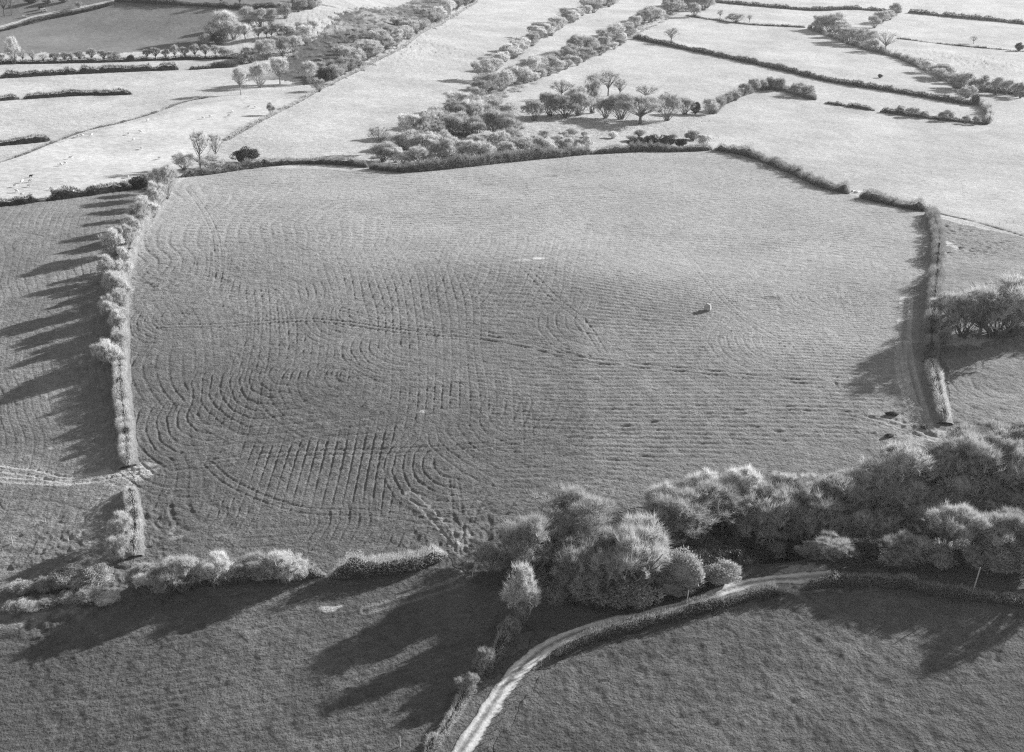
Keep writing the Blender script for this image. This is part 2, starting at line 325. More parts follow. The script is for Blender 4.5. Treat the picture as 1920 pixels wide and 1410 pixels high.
    det += .11*tk*(noise(x/.9, y/.9, 51)-.5)*(y < 450) + .20*tk*(noise(x/2.2, y/2.2, 52)-.5) + .10*ro*(noise(x/7, y/7, 53)-.5)
    for px, py, rr, am in ((860, 1010, 11, .5), (1700, 800, 12, .4), (1800, 470, 14, .6), (1790, 430, 12, .7), (100, 1100, 22, .6), (285, 975, 4, .4), (1870, 455, 14, .5), (1760, 100, 40, .8), (1860, 120, 45, 1.2), (1130, 240, 30, .5), (1000, 255, 26, .5), (700, 70, 80, 1.2), (760, 40, 60, 1.2), (430, 508, 10, .3), (300, 535, 8, .4)):
        c = g(px, py)[:2]; q = np.exp(-((x-c[0])**2+(y-c[1])**2)/rr**2); m = np.where(q > .02)[0]
        det[m] += am*q[m]*((noise(x[m]/1.7, y[m]/1.7, 61)-.5) + .5*(noise(x[m]/.7, y[m]/.7, 62)-.5))
    # bare, dry or worn patches that are really paler or darker
    for px, py, rx, ry, a in ((985, 487, 4, 1.1, .40), (1012, 484, 2.5, 1.2, .5), (625, 1140, 2.6, .9, .42), (312, 922, .6, 1.2, .36), (318, 929, 1.3, .5, .33), (323, 995, .6, 1.6, .36), (330, 1008, 1.4, .6, .33), (420, 1003, 1.8, .3, .3), (262, 886, 4, 4, .42), (210, 893, 8, 3, .33), (793, 771, .8, .5, .4), (95, 840, 1.6, .6, .36), (125, 834, 1.5, .4, .34), (1776, 455, 1.8, 14, .5), (1605, 358, 2.5, 2, .6),
                              (1790, 640, 11, 3, .42), (1690, 790, 8, 6, .30), (1730, 815, 8, 5, .32), (870, 1005, 1.6, 4, .28), (60, 1150, 9, 4, .22), (40, 1100, 8, 3, .22), (140, 755, 2.2, .4, .3), (150, 680, .5, 1.2, .3), (1640, 462, 3, 2, .16), (1450, 558, 2.5, 1.6, .15), (920, 345, 4, 2, .2), (1030, 330, 4, 2, .18), (1410, 1055, 9, 5, .2), (1500, 1085, 7, 4, .40)):
        c = g(px, py)[:2]; m = np.where((np.abs(x-c[0]) < 3*rx) & (np.abs(y-c[1]) < 3*ry))[0]
        q = np.hypot((x[m]-c[0])/rx, (y[m]-c[1])/ry) + .9*(noise(x[m]/1.1, y[m]/1.1, 71)-.5) + .8*(noise(x[m]/3, y[m]/3, 72)-.5)
        k = sstep(1.1, .6, q); alb[m] += (a-alb[m])*k
    # worn strip along the foot of the main field's hedges
    alb[mi] = alb[mi]*(1 + .25*sstep(3.2, 1.8, dB)*sstep(-40, -70, mx))
    # the made track lies in a smooth bed
    for pxs, hw in ((TRACK, 2.1),):
        P = path(pxs, 2.0); d, _ = dist_poly(x, y, P); k = sstep(hw+1.2, hw, d); det *= (1-k); det -= .05*k
    z = z + det
    n_r, n_c = sh; i = np.arange((n_r-1)*n_c).reshape(n_r-1, n_c)[:, :-1].ravel()
    F = np.stack([i, i+1, i+n_c+1, i+n_c], 1)
    me = mesh_np('ground', np.stack([x, y, z], 1), 4, F, None, True)
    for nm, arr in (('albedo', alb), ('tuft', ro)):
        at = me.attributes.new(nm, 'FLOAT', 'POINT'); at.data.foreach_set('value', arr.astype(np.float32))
    m = bpy.data.materials.new('pasture'); m.use_nodes = True; nt = m.node_tree; P = nt.nodes['Principled BSDF']; N = nt.nodes.new; Lk = nt.links.new
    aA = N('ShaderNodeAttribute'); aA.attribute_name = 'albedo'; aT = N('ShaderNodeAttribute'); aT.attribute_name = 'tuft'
    ge = N('ShaderNodeNewGeometry')
    def nz(scale, det_, rough_=.55):
        t = N('ShaderNodeTexNoise'); t.inputs['Scale'].default_value = scale; t.inputs['Detail'].default_value = det_; t.inputs['Roughness'].default_value = rough_; Lk(ge.outputs['Position'], t.inputs['Vector']); return t.outputs[0]
    def mrange(v, a, b, c, d):
        t = N('ShaderNodeMapRange'); t.inputs[1].default_value = a; t.inputs[2].default_value = b; t.inputs[3].default_value = c; t.inputs[4].default_value = d; Lk(v, t.inputs[0]); return t.outputs[0]
    def mul(a, b, op='MULTIPLY'):
        t = N('ShaderNodeMath'); t.operation = op
        for k, q in enumerate((a, b)):
            if isinstance(q, (int, float)): t.inputs[k].default_value = q
            else: Lk(q, t.inputs[k])
        return t.outputs[0]
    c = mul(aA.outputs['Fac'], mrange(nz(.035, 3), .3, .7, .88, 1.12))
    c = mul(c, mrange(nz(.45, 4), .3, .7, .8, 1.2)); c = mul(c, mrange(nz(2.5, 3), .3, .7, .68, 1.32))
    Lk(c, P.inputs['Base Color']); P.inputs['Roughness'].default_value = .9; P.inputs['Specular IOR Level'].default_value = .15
    st_ = N('ShaderNodeCombineColor'); c2 = mul(c, 2.2); [Lk(c2, st_.inputs[q]) for q in range(3)]; Lk(st_.outputs[0], P.inputs['Sheen Tint'])
    P.inputs['Sheen Weight'].default_value = .5; P.inputs['Sheen Roughness'].default_value = .5
    h = mul(mul(mul(nz(2.4, 4, .65), .5), mul(nz(.9, 3), .6), 'ADD'), mul(nz(.28, 3), .55), 'ADD')
    bp = N('ShaderNodeBump'); bp.inputs['Strength'].default_value = 1.0; bp.inputs['Distance'].default_value = .8
    Lk(mul(h, aT.outputs['Fac']), bp.inputs['Height']); Lk(bp.outputs[0], P.inputs['Normal'])
    me.materials.append(m)
    return tag(link('ground', me), 'pasture fields of rutted grass between the hedges', None, None, 'structure')
build_ground()

def strip(name, pxs, hw, lift, material, label):
    P = path(pxs, 1.0); T = np.gradient(P, axis=0); T /= np.linalg.norm(T, axis=1, keepdims=True); Nn = np.stack([-T[:, 1], T[:, 0]], 1)
    s = np.arange(len(P)); cols = np.linspace(-1, 1, 9); V = []
    wv = hw*(1+.25*(noise(s/6, s*0, 81)-.5)*2+.15*(noise(s/1.7, s*0, 83)-.5)*2)
    for c in cols:
        q = P + Nn*(c*wv)[:, None] + (noise(s/2.0, s*0+c*7, 82)-.5)[:, None]*Nn*.35*abs(c)
        V.append(np.stack([q[:, 0], q[:, 1], macro(q[:, 0], q[:, 1]) + lift - .05*(abs(c) == 1) - .035*math.exp(-((abs(c)-.5)/.25)**2) + .03*math.exp(-(c/.2)**2)], 1))
    V = np.stack(V, 1).reshape(-1, 3); k = len(cols); i = (np.arange(len(P)-1)[:, None]*k + np.arange(k-1)[None]).ravel()
    me = mesh_np(name, V, 4, np.stack([i, i+k, i+k+1, i+1], 1), material, True)
    at = me.attributes.new('across', 'FLOAT', 'POINT'); at.data.foreach_set('value', np.tile(np.abs(cols), len(P)).astype(np.float32))
    return tag(link(name, me), label, None, None, 'structure')
def track_mat():
    m = bpy.data.materials.new('track_gravel'); m.use_nodes = True; nt = m.node_tree; P = nt.nodes['Principled BSDF']; N = nt.nodes.new; Lk = nt.links.new
    a = N('ShaderNodeAttribute'); a.attribute_name = 'across'; ge = N('ShaderNodeNewGeometry')
    n = N('ShaderNodeTexNoise'); n.inputs['Scale'].default_value = 1.3; n.inputs['Detail'].default_value = 6; Lk(ge.outputs['Position'], n.inputs['Vector'])
    ad = N('ShaderNodeMath'); ad.operation = 'ADD'; n2 = N('ShaderNodeMapRange'); n2.inputs[1].default_value = .3; n2.inputs[2].default_value = .7; n2.inputs[3].default_value = -.16; n2.inputs[4].default_value = .16
    Lk(n.outputs[0], n2.inputs[0]); Lk(a.outputs['Fac'], ad.inputs[0]); Lk(n2.outputs[0], ad.inputs[1])
    cr = N('ShaderNodeValToRGB'); e = cr.color_ramp.elements; e[0].position = 0; e[0].color = (.24,)*3+(1,); e[1].position = 1; e[1].color = (.16,)*3+(1,)
    for p, v in ((.2, .42), (.5, .75), (.8, .62)): q = e.new(p); q.color = (v,)*3+(1,)
    Lk(ad.outputs[0], cr.inputs[0])
    w2 = N('ShaderNodeTexNoise'); w2.inputs['Scale'].default_value = .28; w2.inputs['Detail'].default_value = 5; Lk(ge.outputs['Position'], w2.inputs['Vector'])
    w3 = N('ShaderNodeMapRange'); w3.inputs[1].default_value = .36; w3.inputs[2].default_value = .52; w3.inputs[3].default_value = .78; w3.inputs[4].default_value = 1.06; Lk(w2.outputs[0], w3.inputs[0])
    mm = N('ShaderNodeMix'); mm.data_type = 'RGBA'; mm.blend_type = 'MULTIPLY'; mm.inputs['Factor'].default_value = 1; Lk(cr.outputs[0], mm.inputs['A']); Lk(w3.outputs[0], mm.inputs['B']); Lk(mm.outputs['Result'], P.inputs['Base Color']); P.inputs['Roughness'].default_value = .9
    b = N('ShaderNodeBump'); b.inputs['Distance'].default_value = .1; Lk(n.outputs[0], b.inputs['Height']); Lk(b.outputs[0], P.inputs['Normal'])
    return m
TM = track_mat()
strip('farm_track', TRACK, 1.5, .06, TM, 'pale gravel farm track curving up past the wood')
strip('lane', [(-60, 62), (30, 42), (60, 32), (100, 24), (160, 12), (230, -2), (300, -20)], 2.2, .12, TM, 'country lane along the foot of the far slope')

# ------------------------------------------------------------------ plants: prototypes
def unit(v): return v/(np.linalg.norm(v, axis=-1, keepdims=True)+1e-9)
def make_tree(seed, shape='round', nl=26, ns=16, nt_=14000, tw=.034):
    """unit tree for a 10 m height: crown about 10 m wide. returns (trunk mesh, crown mesh)"""
    r = np.random.default_rng(seed)
    H = 10.0
    if shape == 'round': fork, cz, rx, rz = 2.2, 6.0, 5.0, 4.1
    elif shape == 'tall': fork, cz, rx, rz = 3.0, 6.3, 3.6, 3.9
    elif shape == 'fan': fork, cz, rx, rz = .7, 5.2, 3.6, 4.9
    else: fork, cz, rx, rz = .3, 4.6, 5.6, 5.4        # dome bush
    T0, T1, R0, R1 = [], [], [], []
    def seg(a, b, ra, rb): T0.append(a); T1.append(b); R0.append(ra); R1.append(rb)
    tr = .26 if shape != 'dome' else .12
    stems = 1 if shape in ('round', 'tall') else 7
    pts, rad, dirs = [], [], []
    lean = r.normal(0, .12, 2)
    for k in range(nl):
        az = 2*math.pi*(k+r.random()*.8)/nl*3.0; el = math.asin(min(1, max(-.25, -.2+1.2*((k+.5)/nl) + r.normal(0, .12))))
        end = np.array([math.cos(az)*math.cos(el)*rx, math.sin(az)*math.cos(el)*rx, cz+math.sin(el)*rz])*1.0
        rr = r.uniform(.68, .95); end[:2] *= rr; end[2] = cz+(end[2]-cz)*rr
        if shape in ('round', 'tall'): st = np.array([lean[0], lean[1], fork + r.uniform(0, 1)*(2.4 if shape == 'round' else 3.5)*(.3+.7*max(0, math.sin(el)))])
        else: st = np.array([r.normal(0, .35), r.normal(0, .35), 0.0])
        mid = st*.45+end*.55 + r.normal(0, .35, 3) + np.array([0, 0, .5 if el > 0 else .3])
        n = 6; t = np.linspace(0, 1, n+1)[:, None]
        c = (1-t)**2*st + 2*t*(1-t)*mid + t*t*end + r.normal(0, .1, (n+1, 3))*(t > 0)
        ra = (.13 if stems == 1 else .075)*(1-t[:, 0]*.82)
        for i in range(n): seg(c[i], c[i+1], ra[i], ra[i+1])
        for i in range(2, n+1): pts.append(c[i]); rad.append(ra[i]); dirs.append(unit(c[i]-c[i-1]))
    if stems == 1:
        z = [0, .5, 1.2, fork, fork+2.2]; ra = [tr*1.5, tr*1.1, tr, tr*.9, tr*.5]
        p = [np.array([lean[0]*q/fork*.9, lean[1]*q/fork*.9, q]) for q in z]
        p[0][2] = -.6
        for i in range(4): seg(p[i], p[i+1], ra[i], ra[i+1])
    V, F = tubes(T0, T1, R0, R1, 5); tb = MB(); tb.addn(V, F); trunk = tb.mesh('trunk', M['bark'])
    pts = np.array(pts); dirs = np.array(dirs); cen = np.array([0, 0, cz-rz*.75])
    # secondary branches: spread evenly through the crown, each growing from the nearest limb
    m = nl*ns
    nb = int(r.integers(4, 8)); cs = [np.array([r.normal(0, .08)*rx, r.normal(0, .08)*rx, cz])]; rs_ = [np.array([rx, rx*r.uniform(.8, 1.1), rz])*.74]
    for q in range(nb):
        a_ = 2*math.pi*(q+r.random()*.7)/nb; e_ = r.uniform(-.35, 1.15); o_ = np.array([math.cos(a_)*math.cos(e_)*rx, math.sin(a_)*math.cos(e_)*rx, math.sin(e_)*rz])*r.uniform(.42, .66)
        cs.append(np.array([0, 0, cz])+o_); rs_.append(np.array([rx, rx, rz*.9])*r.uniform(.26, .46))
    cs = np.array(cs); rs_ = np.array(rs_); wt = rs_.prod(1)**.6; wt[0] *= .75; jb = r.choice(len(cs), m, p=wt/wt.sum())
    v = unit(r.normal(size=(m, 3))); v[:, 2] = np.where(v[:, 2] < -.5, -v[:, 2], v[:, 2])
    lm = 1 + .85*(noise(v[:, 0]*2.1+seed*3.1+9+jb*3, v[:, 1]*2.1+v[:, 2]*1.6+9, seed)-.5)
    tg = cs[jb] + v*rs_[jb]*(r.uniform(.2, 1, m)**.5*.9*lm)[:, None]; kp = tg[:, 2] > .25; tg = tg[kp]; jb = jb[kp]; m = len(tg)
    dm = ((tg[:, None] - pts[None])**2).sum(2) + 3.0*np.maximum(0, pts[None, :, 2]-tg[:, None, 2]+.3)**2; ix = dm.argmin(1); b = pts[ix]
    e1 = b*.5+tg*.5 + r.normal(0, .12, (m, 3)) + dirs[ix]*.25; e2 = tg; d2 = unit(e2-e1)
    V1, F1 = tubes(np.vstack([b, e1]), np.vstack([e1, e2]), np.r_[np.full(m, .07), np.full(m, .046)], np.r_[np.full(m, .046), np.full(m, .018)], 3)
    # fine twigs
    t = r.random(nt_)[:, None]**.7; k = r.integers(0, m, nt_)
    tb0 = e1[k]*(1-t)+e2[k]*t + r.normal(0, .10, (nt_, 3))
    td = unit(unit((tb0-cs[jb[k]]+[0, 0, .5*rs_[0][2]*.4])/rs_[jb[k]])*.45 + unit((tb0-cen)/[rx, rx, rz])*.4 + d2[k]*.35 + r.normal(0, .62, (nt_, 3)) + [0, 0, .35])
    cl = noise(tb0[:, 0]*.95+seed, tb0[:, 1]*.95+tb0[:, 2]*.6, seed+5)*.6 + noise(tb0[:, 2]*1.1+seed, tb0[:, 1]*.9-tb0[:, 0]*.7+50, seed+6)*.6
    kp = cl > .46; tb0 = tb0[kp]; td = td[kp]; nt_ = len(tb0)
    V2, F2 = blades(tb0, td, r.uniform(.4, 1.25, nt_)*(.8+.5*np.maximum(0, td[:, 2])), tw*r.uniform(.55, 1.2, nt_))
    cb = MB(); cb.addn(V1, F1); cb.addn(V2, F2)
    return trunk, cb.mesh('crown', M['mid'])
def make_leafy(seed, nb=34, per=260, size=.42, spike=0):
    """dense evergreen / ivy mass 10 m high and wide, made of leaf clumps"""
    r = np.random.default_rng(seed); B, D = [], []
    for k in range(nb):
        a = r.uniform(0, 2*math.pi); el = math.asin(r.uniform(-.35, 1)); q = r.uniform(.45, .85)
        c = np.array([math.cos(a)*math.cos(el)*4.4*q, math.sin(a)*math.cos(el)*4.4*q, 4.6+math.sin(el)*4.6*q]); rad = r.uniform(1.0, 2.0)
        d = unit(r.normal(size=(per, 3))); p = c + d*rad*r.uniform(.6, 1.05, (per, 1)); B.append(p); D.append(unit(d*(1.0 if spike else .5) + r.normal(0, .6, (per, 3)) + [0, 0, .2]))
    B = np.vstack(B); D = np.vstack(D); ok = B[:, 2] > .1; B = B[ok]; D = D[ok]
    V, F = blades(B, D, r.uniform(.6, 1.3, len(B))*size*1.3, size*(.35 if spike else .8)*r.uniform(.6, 1.2, len(B))); mb = MB(); mb.addn(V, F)
    # solid shade inside
    th = np.linspace(0, 2*math.pi, 13)[:-1]; ph = np.linspace(0, math.pi, 8)
    P = np.array([[math.cos(t)*math.sin(p)*3.0, math.sin(t)*math.sin(p)*3.0, 4.0+3.6*math.cos(p)] for p in ph for t in th]); P += r.normal(0, .25, P.shape)
    F = [(i*12+j, (i+1)*12+j, (i+1)*12+(j+1) % 12, i*12+(j+1) % 12) for i in range(7) for j in range(12)]; mb.add(P, F)
    st = tubes([[.0, 0, -.5], [.3, .1, 0], [-.2, .2, 0]], [[.1, 0, 5], [1.8, .6, 5], [-1.6, 1, 5]], [.25, .15, .15], [.1, .06, .06], 5); sb = MB(); sb.addn(*st)
    return sb.mesh('trunk', M['bark']), mb.mesh('crown', M['ever'])
PROTO = {
    'spindly': [make_tree(s, 'tall', 12, 16, 2400, .03) for s in (55, 56)],
    'round': [make_tree(s, 'round', 26, 24, 13000, .044) for s in (11, 12, 13, 14)],
    'tall': [make_tree(s, 'tall', 22, 24, 12000) for s in (21, 22)],
    'fan': [make_tree(s, 'fan', 30, 22, 11500, .046) for s in (31, 32, 33)],
    'dome': [make_tree(s, 'dome', 34, 24, 15500, .06) for s in (41, 42, 43, 44, 45)],
    'thin': [make_tree(s, 'tall', 16, 14, 2600, .03) for s in (51, 52)] + [make_tree(53, 'round', 18, 14, 3000, .03)],
    'ever': [make_leafy(s) for s in (61, 62, 63)],
    'ivy': [make_leafy(s, 40, 260, .34) for s in (71, 72)],
    'gorse': [make_leafy(s, 40, 200, .5, 1) for s in (81, 82)],
}
PNAME = {'trunk': 'trunk', 'crown': 'crown'}
_cnt = [0]
def plant(kind, px, py, w, h, tone, label, group=None, name=None, cat=None, sink=.15):
    """w, h: width and height of the plant in photo pixels, at its own distance"""
    if kind == 'dome' and py < 330: w *= 1.3; h *= 1.22
    p = g(px, py); s = pxm(p); wm, hm = w/s, h/(s*.95)
    pr = PROTO[kind]; _cnt[0] += 1; k = (_cnt[0]*7+int(px)) % len(pr); tm, cm = pr[k]
    bushy = kind in ('dome', 'gorse', 'ever', 'ivy')
    name = name or {'ever': 'evergreen_bush', 'ivy': 'ivy_tree', 'gorse': 'gorse_bush', 'dome': 'bush'}.get(kind, 'bare_tree'); cat = cat or {'ever': 'evergreen', 'ivy': 'leafy tree', 'gorse': 'gorse', 'dome': 'bush'}.get(kind, 'tree')
    e = empty(name, (p[0], p[1], p[2]-sink)); tag(e, label, cat, group)
    bw_ = {'round': 10, 'tall': 7.2, 'fan': 7.2, 'dome': 11.2, 'thin': 7.2, 'spindly': 7.2, 'ever': 9.5, 'ivy': 9.5, 'gorse': 9.5}[kind]
    e.scale = (wm/bw_*rng.uniform(.88, 1.18), wm/bw_*rng.uniform(.85, 1.25), hm/10.0); e.rotation_euler = (0, 0, rng.uniform(0, 6.28))
    t = link('trunk' if not bushy else 'stems', tm, e); c = link('crown' if not bushy else 'twigs' if kind == 'dome' else 'leaves', cm, e)
    for o, m_ in ((t, M['pbark'] if tone == 'pale' else M['bark']), (c, M[tone])):
        o.material_slots[0].link = 'OBJECT'; o.material_slots[0].material = m_
    return e
ORD = 'first second third fourth fifth sixth seventh eighth ninth tenth eleventh twelfth thirteenth fourteenth fifteenth sixteenth seventeenth eighteenth nineteenth twentieth'.split()
def ordn(i):
    return ORD[i] if i < 20 else 'fortieth' if i == 39 else ('twenty-' + ORD[i-20]) if i < 29 else ('thirtieth' if i == 29 else 'thirty-' + ORD[i-30] if i < 39 else 'fortieth')
TW = {'pale': 'pale', 'mid': 'grey', 'dark': 'dark', 'ever': 'evergreen', 'ivy': 'ivy-clad', 'fern': 'brown', 'hpale': 'pale'}
def row(pts, where, group, frm='left', n0=0):
    """pts: (kind, x, y, w, h, tone); labels count along the row"""
    for i, q in enumerate(pts):
        k = q[0]; nm = 'gorse' if k == 'gorse' else 'bush' if k in ('dome', 'ever', 'ivy') else 'tree'
        plant(*q, f"{TW[q[5]]} {nm}, {ordn(i+n0)} from the {frm} {where}", group)
def auto_row(pxs, n, w, h, jx, kinds, tones, where, group, frm='left'):
    P = np.array(pxs, float); L = np.r_[0, np.cumsum(np.hypot(*np.diff(P, axis=0).T))]; out = []
    for i in range(n):
        s = L[-1]*(i+.5+rng.uniform(-.3, .3))/n; x = np.interp(s, L, P[:, 0]); y = np.interp(s, L, P[:, 1])
        f = np.interp(s/L[-1], [0, 1], [1, jx[2]]); q = rng.uniform(.75, 1.3)*f
        out.append((str(rng.choice(kinds)), x+rng.uniform(-jx[0], jx[0]), y+rng.uniform(-jx[1], jx[1]), w*q, h*q*rng.uniform(.85, 1.15), str(rng.choice(tones))))
    if frm == 'left': out.sort(key=lambda q: q[1])
    row(out, where, group, frm)

# ------------------------------------------------------------------ hedges
def hedge(pxs, h, w, tone, label, dens=1.0, lump=.25, name='hedge', seed=0, group='hedges between the fields', bank=0, ragged=.3):
    near = depth(g(*pxs[len(pxs)//2])); step = .6 if near < 330 else 1.2
    P = path(pxs, step); n = len(P); T = unit(np.gradient(P, axis=0)); Nn = np.stack([-T[:, 1], T[:, 0]], 1)
    sx = np.arange(n)*step; sd = seed + int(pxs[0][0])+int(pxs[0][1])
    hh = h*(1 + .5*(noise(sx/16, sx*0+sd, 97)-.5) + lump*2*(noise(sx/5.5, sx*0+sd, 91)-.5) + lump*(noise(sx/1.7, sx*0+sd, 92)-.5)); ww = w*(1+lump*1.2*(noise(sx/4.5, sx*0+sd, 93)-.5))
    hh += h*(.25 if tone == 'hdark' else .55)*sstep(.66, .86, noise(sx/1.9, sx*0+sd, 98))
    if lump >= .3 and tone != 'hpale': gp = .45+.55*sstep(.10, .24, noise(sx/7, sx*0+sd, 99)); hh *= gp; ww *= .5+.5*gp
    ends = np.minimum(1, .12+np.minimum(sx, sx[::-1])/2.6); hh *= ends; ww *= ends
    org = np.array([P[:, 0].mean(), P[:, 1].mean(), 0]); org[2] = float(macro(org[0], org[1]))
    e = empty(name, org); tag(e, label, 'hedge', group)
    z0 = macro(P[:, 0], P[:, 1])
    if bank:
        bz = np.array([-.3, bank*.75, bank, bank*.75, -.3]); bo = np.array([-1.0, -.55, 0, .55, 1.0])*(w*.5+.9); V = []
        for o_, b_ in zip(bo, bz):
            q = P+Nn*o_; V.append(np.stack([q[:, 0], q[:, 1], macro(q[:, 0], q[:, 1])+b_*(1+.3*(noise(sx/2, sx*0+o_*3, 94)-.5))], 1)-org)
        V = np.stack(V, 1).reshape(-1, 3); i = (np.arange(n-1)[:, None]*5+np.arange(4)[None]).ravel()
        link('bank', mesh_np('bank', V, 4, np.stack([i, i+5, i+6, i+1], 1), M['bank'], True), e)
        z0 = z0+bank*.6
    # body
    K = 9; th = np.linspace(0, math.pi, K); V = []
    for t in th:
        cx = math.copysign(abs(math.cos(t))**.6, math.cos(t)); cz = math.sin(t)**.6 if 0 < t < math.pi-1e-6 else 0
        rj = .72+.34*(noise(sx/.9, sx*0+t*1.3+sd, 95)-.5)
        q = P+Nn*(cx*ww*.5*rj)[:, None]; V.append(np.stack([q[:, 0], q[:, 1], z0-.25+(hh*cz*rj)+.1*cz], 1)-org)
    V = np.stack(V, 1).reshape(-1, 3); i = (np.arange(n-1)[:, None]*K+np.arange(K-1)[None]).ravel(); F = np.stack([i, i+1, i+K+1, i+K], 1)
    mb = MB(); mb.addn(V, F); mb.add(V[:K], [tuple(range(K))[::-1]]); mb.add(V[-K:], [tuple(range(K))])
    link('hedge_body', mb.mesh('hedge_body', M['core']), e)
    # twigs
    Ls = float(sx[-1]); zs = max(1.0, near/300.0); cnt = int(Ls*(2*h+w)*26*dens/zs**1.2)
    s = rng.uniform(0, Ls, cnt); px_ = np.interp(s, sx, P[:, 0]); py_ = np.interp(s, sx, P[:, 1]); nx = np.interp(s, sx, Nn[:, 0]); ny = np.interp(s, sx, Nn[:, 1])
    th = rng.uniform(.02, math.pi-.02, cnt); cx = np.sign(np.cos(th))*np.abs(np.cos(th))**.6; cz = np.sin(th)**.6; q = rng.uniform(.74, 1.08, cnt)
    hs = np.interp(s, sx, hh); ws = np.interp(s, sx, ww)
    B = np.stack([px_+nx*cx*ws*.5*q, py_+ny*cx*ws*.5*q, np.interp(s, sx, z0)+hs*cz*q], 1)-org
    D = np.stack([nx*np.cos(th), ny*np.cos(th), np.sin(th)], 1)*.9 + rng.normal(0, .45, (cnt, 3)) + [0, 0, .35]
    cl = .5+1.0*noise(s/1.3, th*2, 96)
    V, F = blades(B, D, rng.uniform(.4, 1.2, cnt)*ragged*1.35*h**.5*1.2*cl*(1+.3*(zs-1)), 0.06*zs*rng.uniform(.6, 1.4, cnt)); mb = MB(); mb.addn(V, F)
    link('twigs', mb.mesh('twigs', M[tone]), e)
    return e

hedge([(322, 332), (300, 375), (272, 415), (250, 455), (240, 490), (228, 540), (227, 600), (227, 660), (228, 720), (233, 780), (238, 830), (241, 876)], 2.30, 3.50, 'hpale', 'long pale hedge down the left side of the big rutted field', 2.2, .5, bank=.5)
hedge([(243, 918), (248, 945), (254, 985), (252, 1045)], 1.90, 2.60, 'hpale', 'short pale hedge below the gateway with the dry tracks', 1.2, .3, bank=.4)
hedge([(262, 1092), (330, 1098), (450, 1092), (540, 1082), (612, 1080)], 1.60, 2.40, 'mid', 'low shaggy hedge under pale bushes at the bottom left of the big field', 1.1, .45)
hedge([(614, 1085), (680, 1078), (740, 1072), (790, 1060), (838, 1042)], 2.50, 3.00, 'hpale', 'thick hedge ending at the trampled gateway beside the wood', 1.3, .2)
hedge([(340, 332), (400, 325), (480, 314), (560, 307), (640, 309), (690, 314)], 2.38, 2.64, 'hedge', 'dark hedge right of the two tall bare trees along the field top', 1, .2)
hedge([(692, 316), (760, 322), (860, 314), (950, 304), (1050, 294), (1110, 288)], 3.50, 3.12, 'hedge', 'dark hedge along the lower edge of the scrub thicket', 1, .25, seed=3)
hedge([(1112, 289), (1200, 284), (1260, 284), (1335, 281)], 2.75, 2.64, 'hedge', 'dark hedge under the black evergreen bushes at the field top', 1, .2, seed=4)
hedge([(1338, 281), (1390, 290), (1440, 306), (1500, 332), (1545, 352), (1592, 364)], 3.00, 3.36, 'hedge', 'dark hedge slanting down the top right of the big field', 1.1, .3)
hedge([(1612, 370), (1680, 386), (1738, 397)], 3.00, 3.36, 'hedge', 'short dark hedge between the rubble gap and the field corner', 1.1, .3)
hedge([(1744, 402), (1758, 450), (1756, 500), (1752, 560), (1745, 625), (1743, 680)], 3.10, 3.60, 'hedge', 'tall hedge down the right side of the big rutted field', 1.1, .3, bank=.5)
hedge([(1743, 684), (1755, 730), (1772, 795)], 1.90, 2.80, 'hpale', 'pale low hedge right of the worn tracks by the wood', 1.2, .25, bank=.4)
hedge([(-120, 396), (0, 386), (74, 378)], 2.36, 2.88, 'hdark', 'dark hedge below the grazing flock, left of its small gap', 1, .2)
hedge([(86, 377), (180, 364), (270, 350), (305, 338)], 2.68, 3.12, 'hdark', 'dark hedge below the grazing flock, right of its small gap', 1, .3)
hedge([(-100, 278), (0, 273), (95, 264)], 2.15, 2.64, 'hdark', 'black hedge on the left edge above the grazing flock', 1, .15)
hedge([(0, 305), (50, 288), (95, 270), (160, 246), (220, 232), (290, 212), (345, 192), (395, 182)], 0.80, 1.10, 'mid', 'thin low hedge along the top of the sheep pasture', .9, .8)
hedge([(-90, 194), (0, 189), (36, 186)], 1.94, 2.40, 'hdark', 'short dark hedge stub by the left edge of the flat pale fields', 1, .15)
hedge([(44, 186), (150, 179), (210, 178), (248, 177)], 2.36, 2.64, 'hdark', 'dark hedge ending part way across the flat pale fields', 1, .2)
hedge([(-80, 150), (0, 147), (120, 140), (250, 134), (335, 131)], 2.79, 3.12, 'hdark', 'dark hedge just below the far row of trees', 1, .3)
hedge([(355, 131), (400, 128), (446, 125)], 2.36, 3.12, 'hdark', 'short dark hedge end below the far tree row', 1, .3)
hedge([(-80, 122), (0, 120), (150, 118), (300, 113), (450, 109)], 1.94, 3.12, 'hdark', 'dark bank hedge at the feet of the far tree row', 1, .25)
hedge([(-60, 70), (30, 52), (60, 44), (100, 34), (160, 22), (215, 8)], 1.94, 3.12, 'hdark', 'dark hedge on the near side of the country lane', 1, .3)
hedge([(215, 2), (320, 8), (420, 14), (480, 16), (560, 12)], 2.58, 3.60, 'hdark', 'dark hedge along the top of the dark far slope', 1, .3)
hedge([(425, 264), (500, 222), (560, 192), (605, 166), (680, 129), (760, 86), (830, 43), (895, 4)], 1.20, 1.80, 'mid', 'low hedge on the left side of the pale strip field', 1, .5)
hedge([(1187, 72), (1300, 96), (1400, 117), (1540, 150), (1660, 170), (1780, 191), (1828, 198)], 2.79, 3.36, 'hdark', 'long dark straight hedge across the pale upper right fields', 1, .25)
hedge([(1338, 214), (1352, 198), (1385, 182), (1420, 170)], 3.25, 3.60, 'hedge', 'hedge curving up right of the thicket', 1, .35)
hedge([(1422, 169), (1460, 168), (1500, 180), (1530, 188)], 4.00, 4.08, 'hedge', 'dark bushy hedge end standing in the pale right-hand field', 1, .35)
hedge([(1546, 194), (1590, 200), (1640, 208)], 1.94, 2.40, 'hdark', 'short dark broken hedge between two gaps', 1, .5)
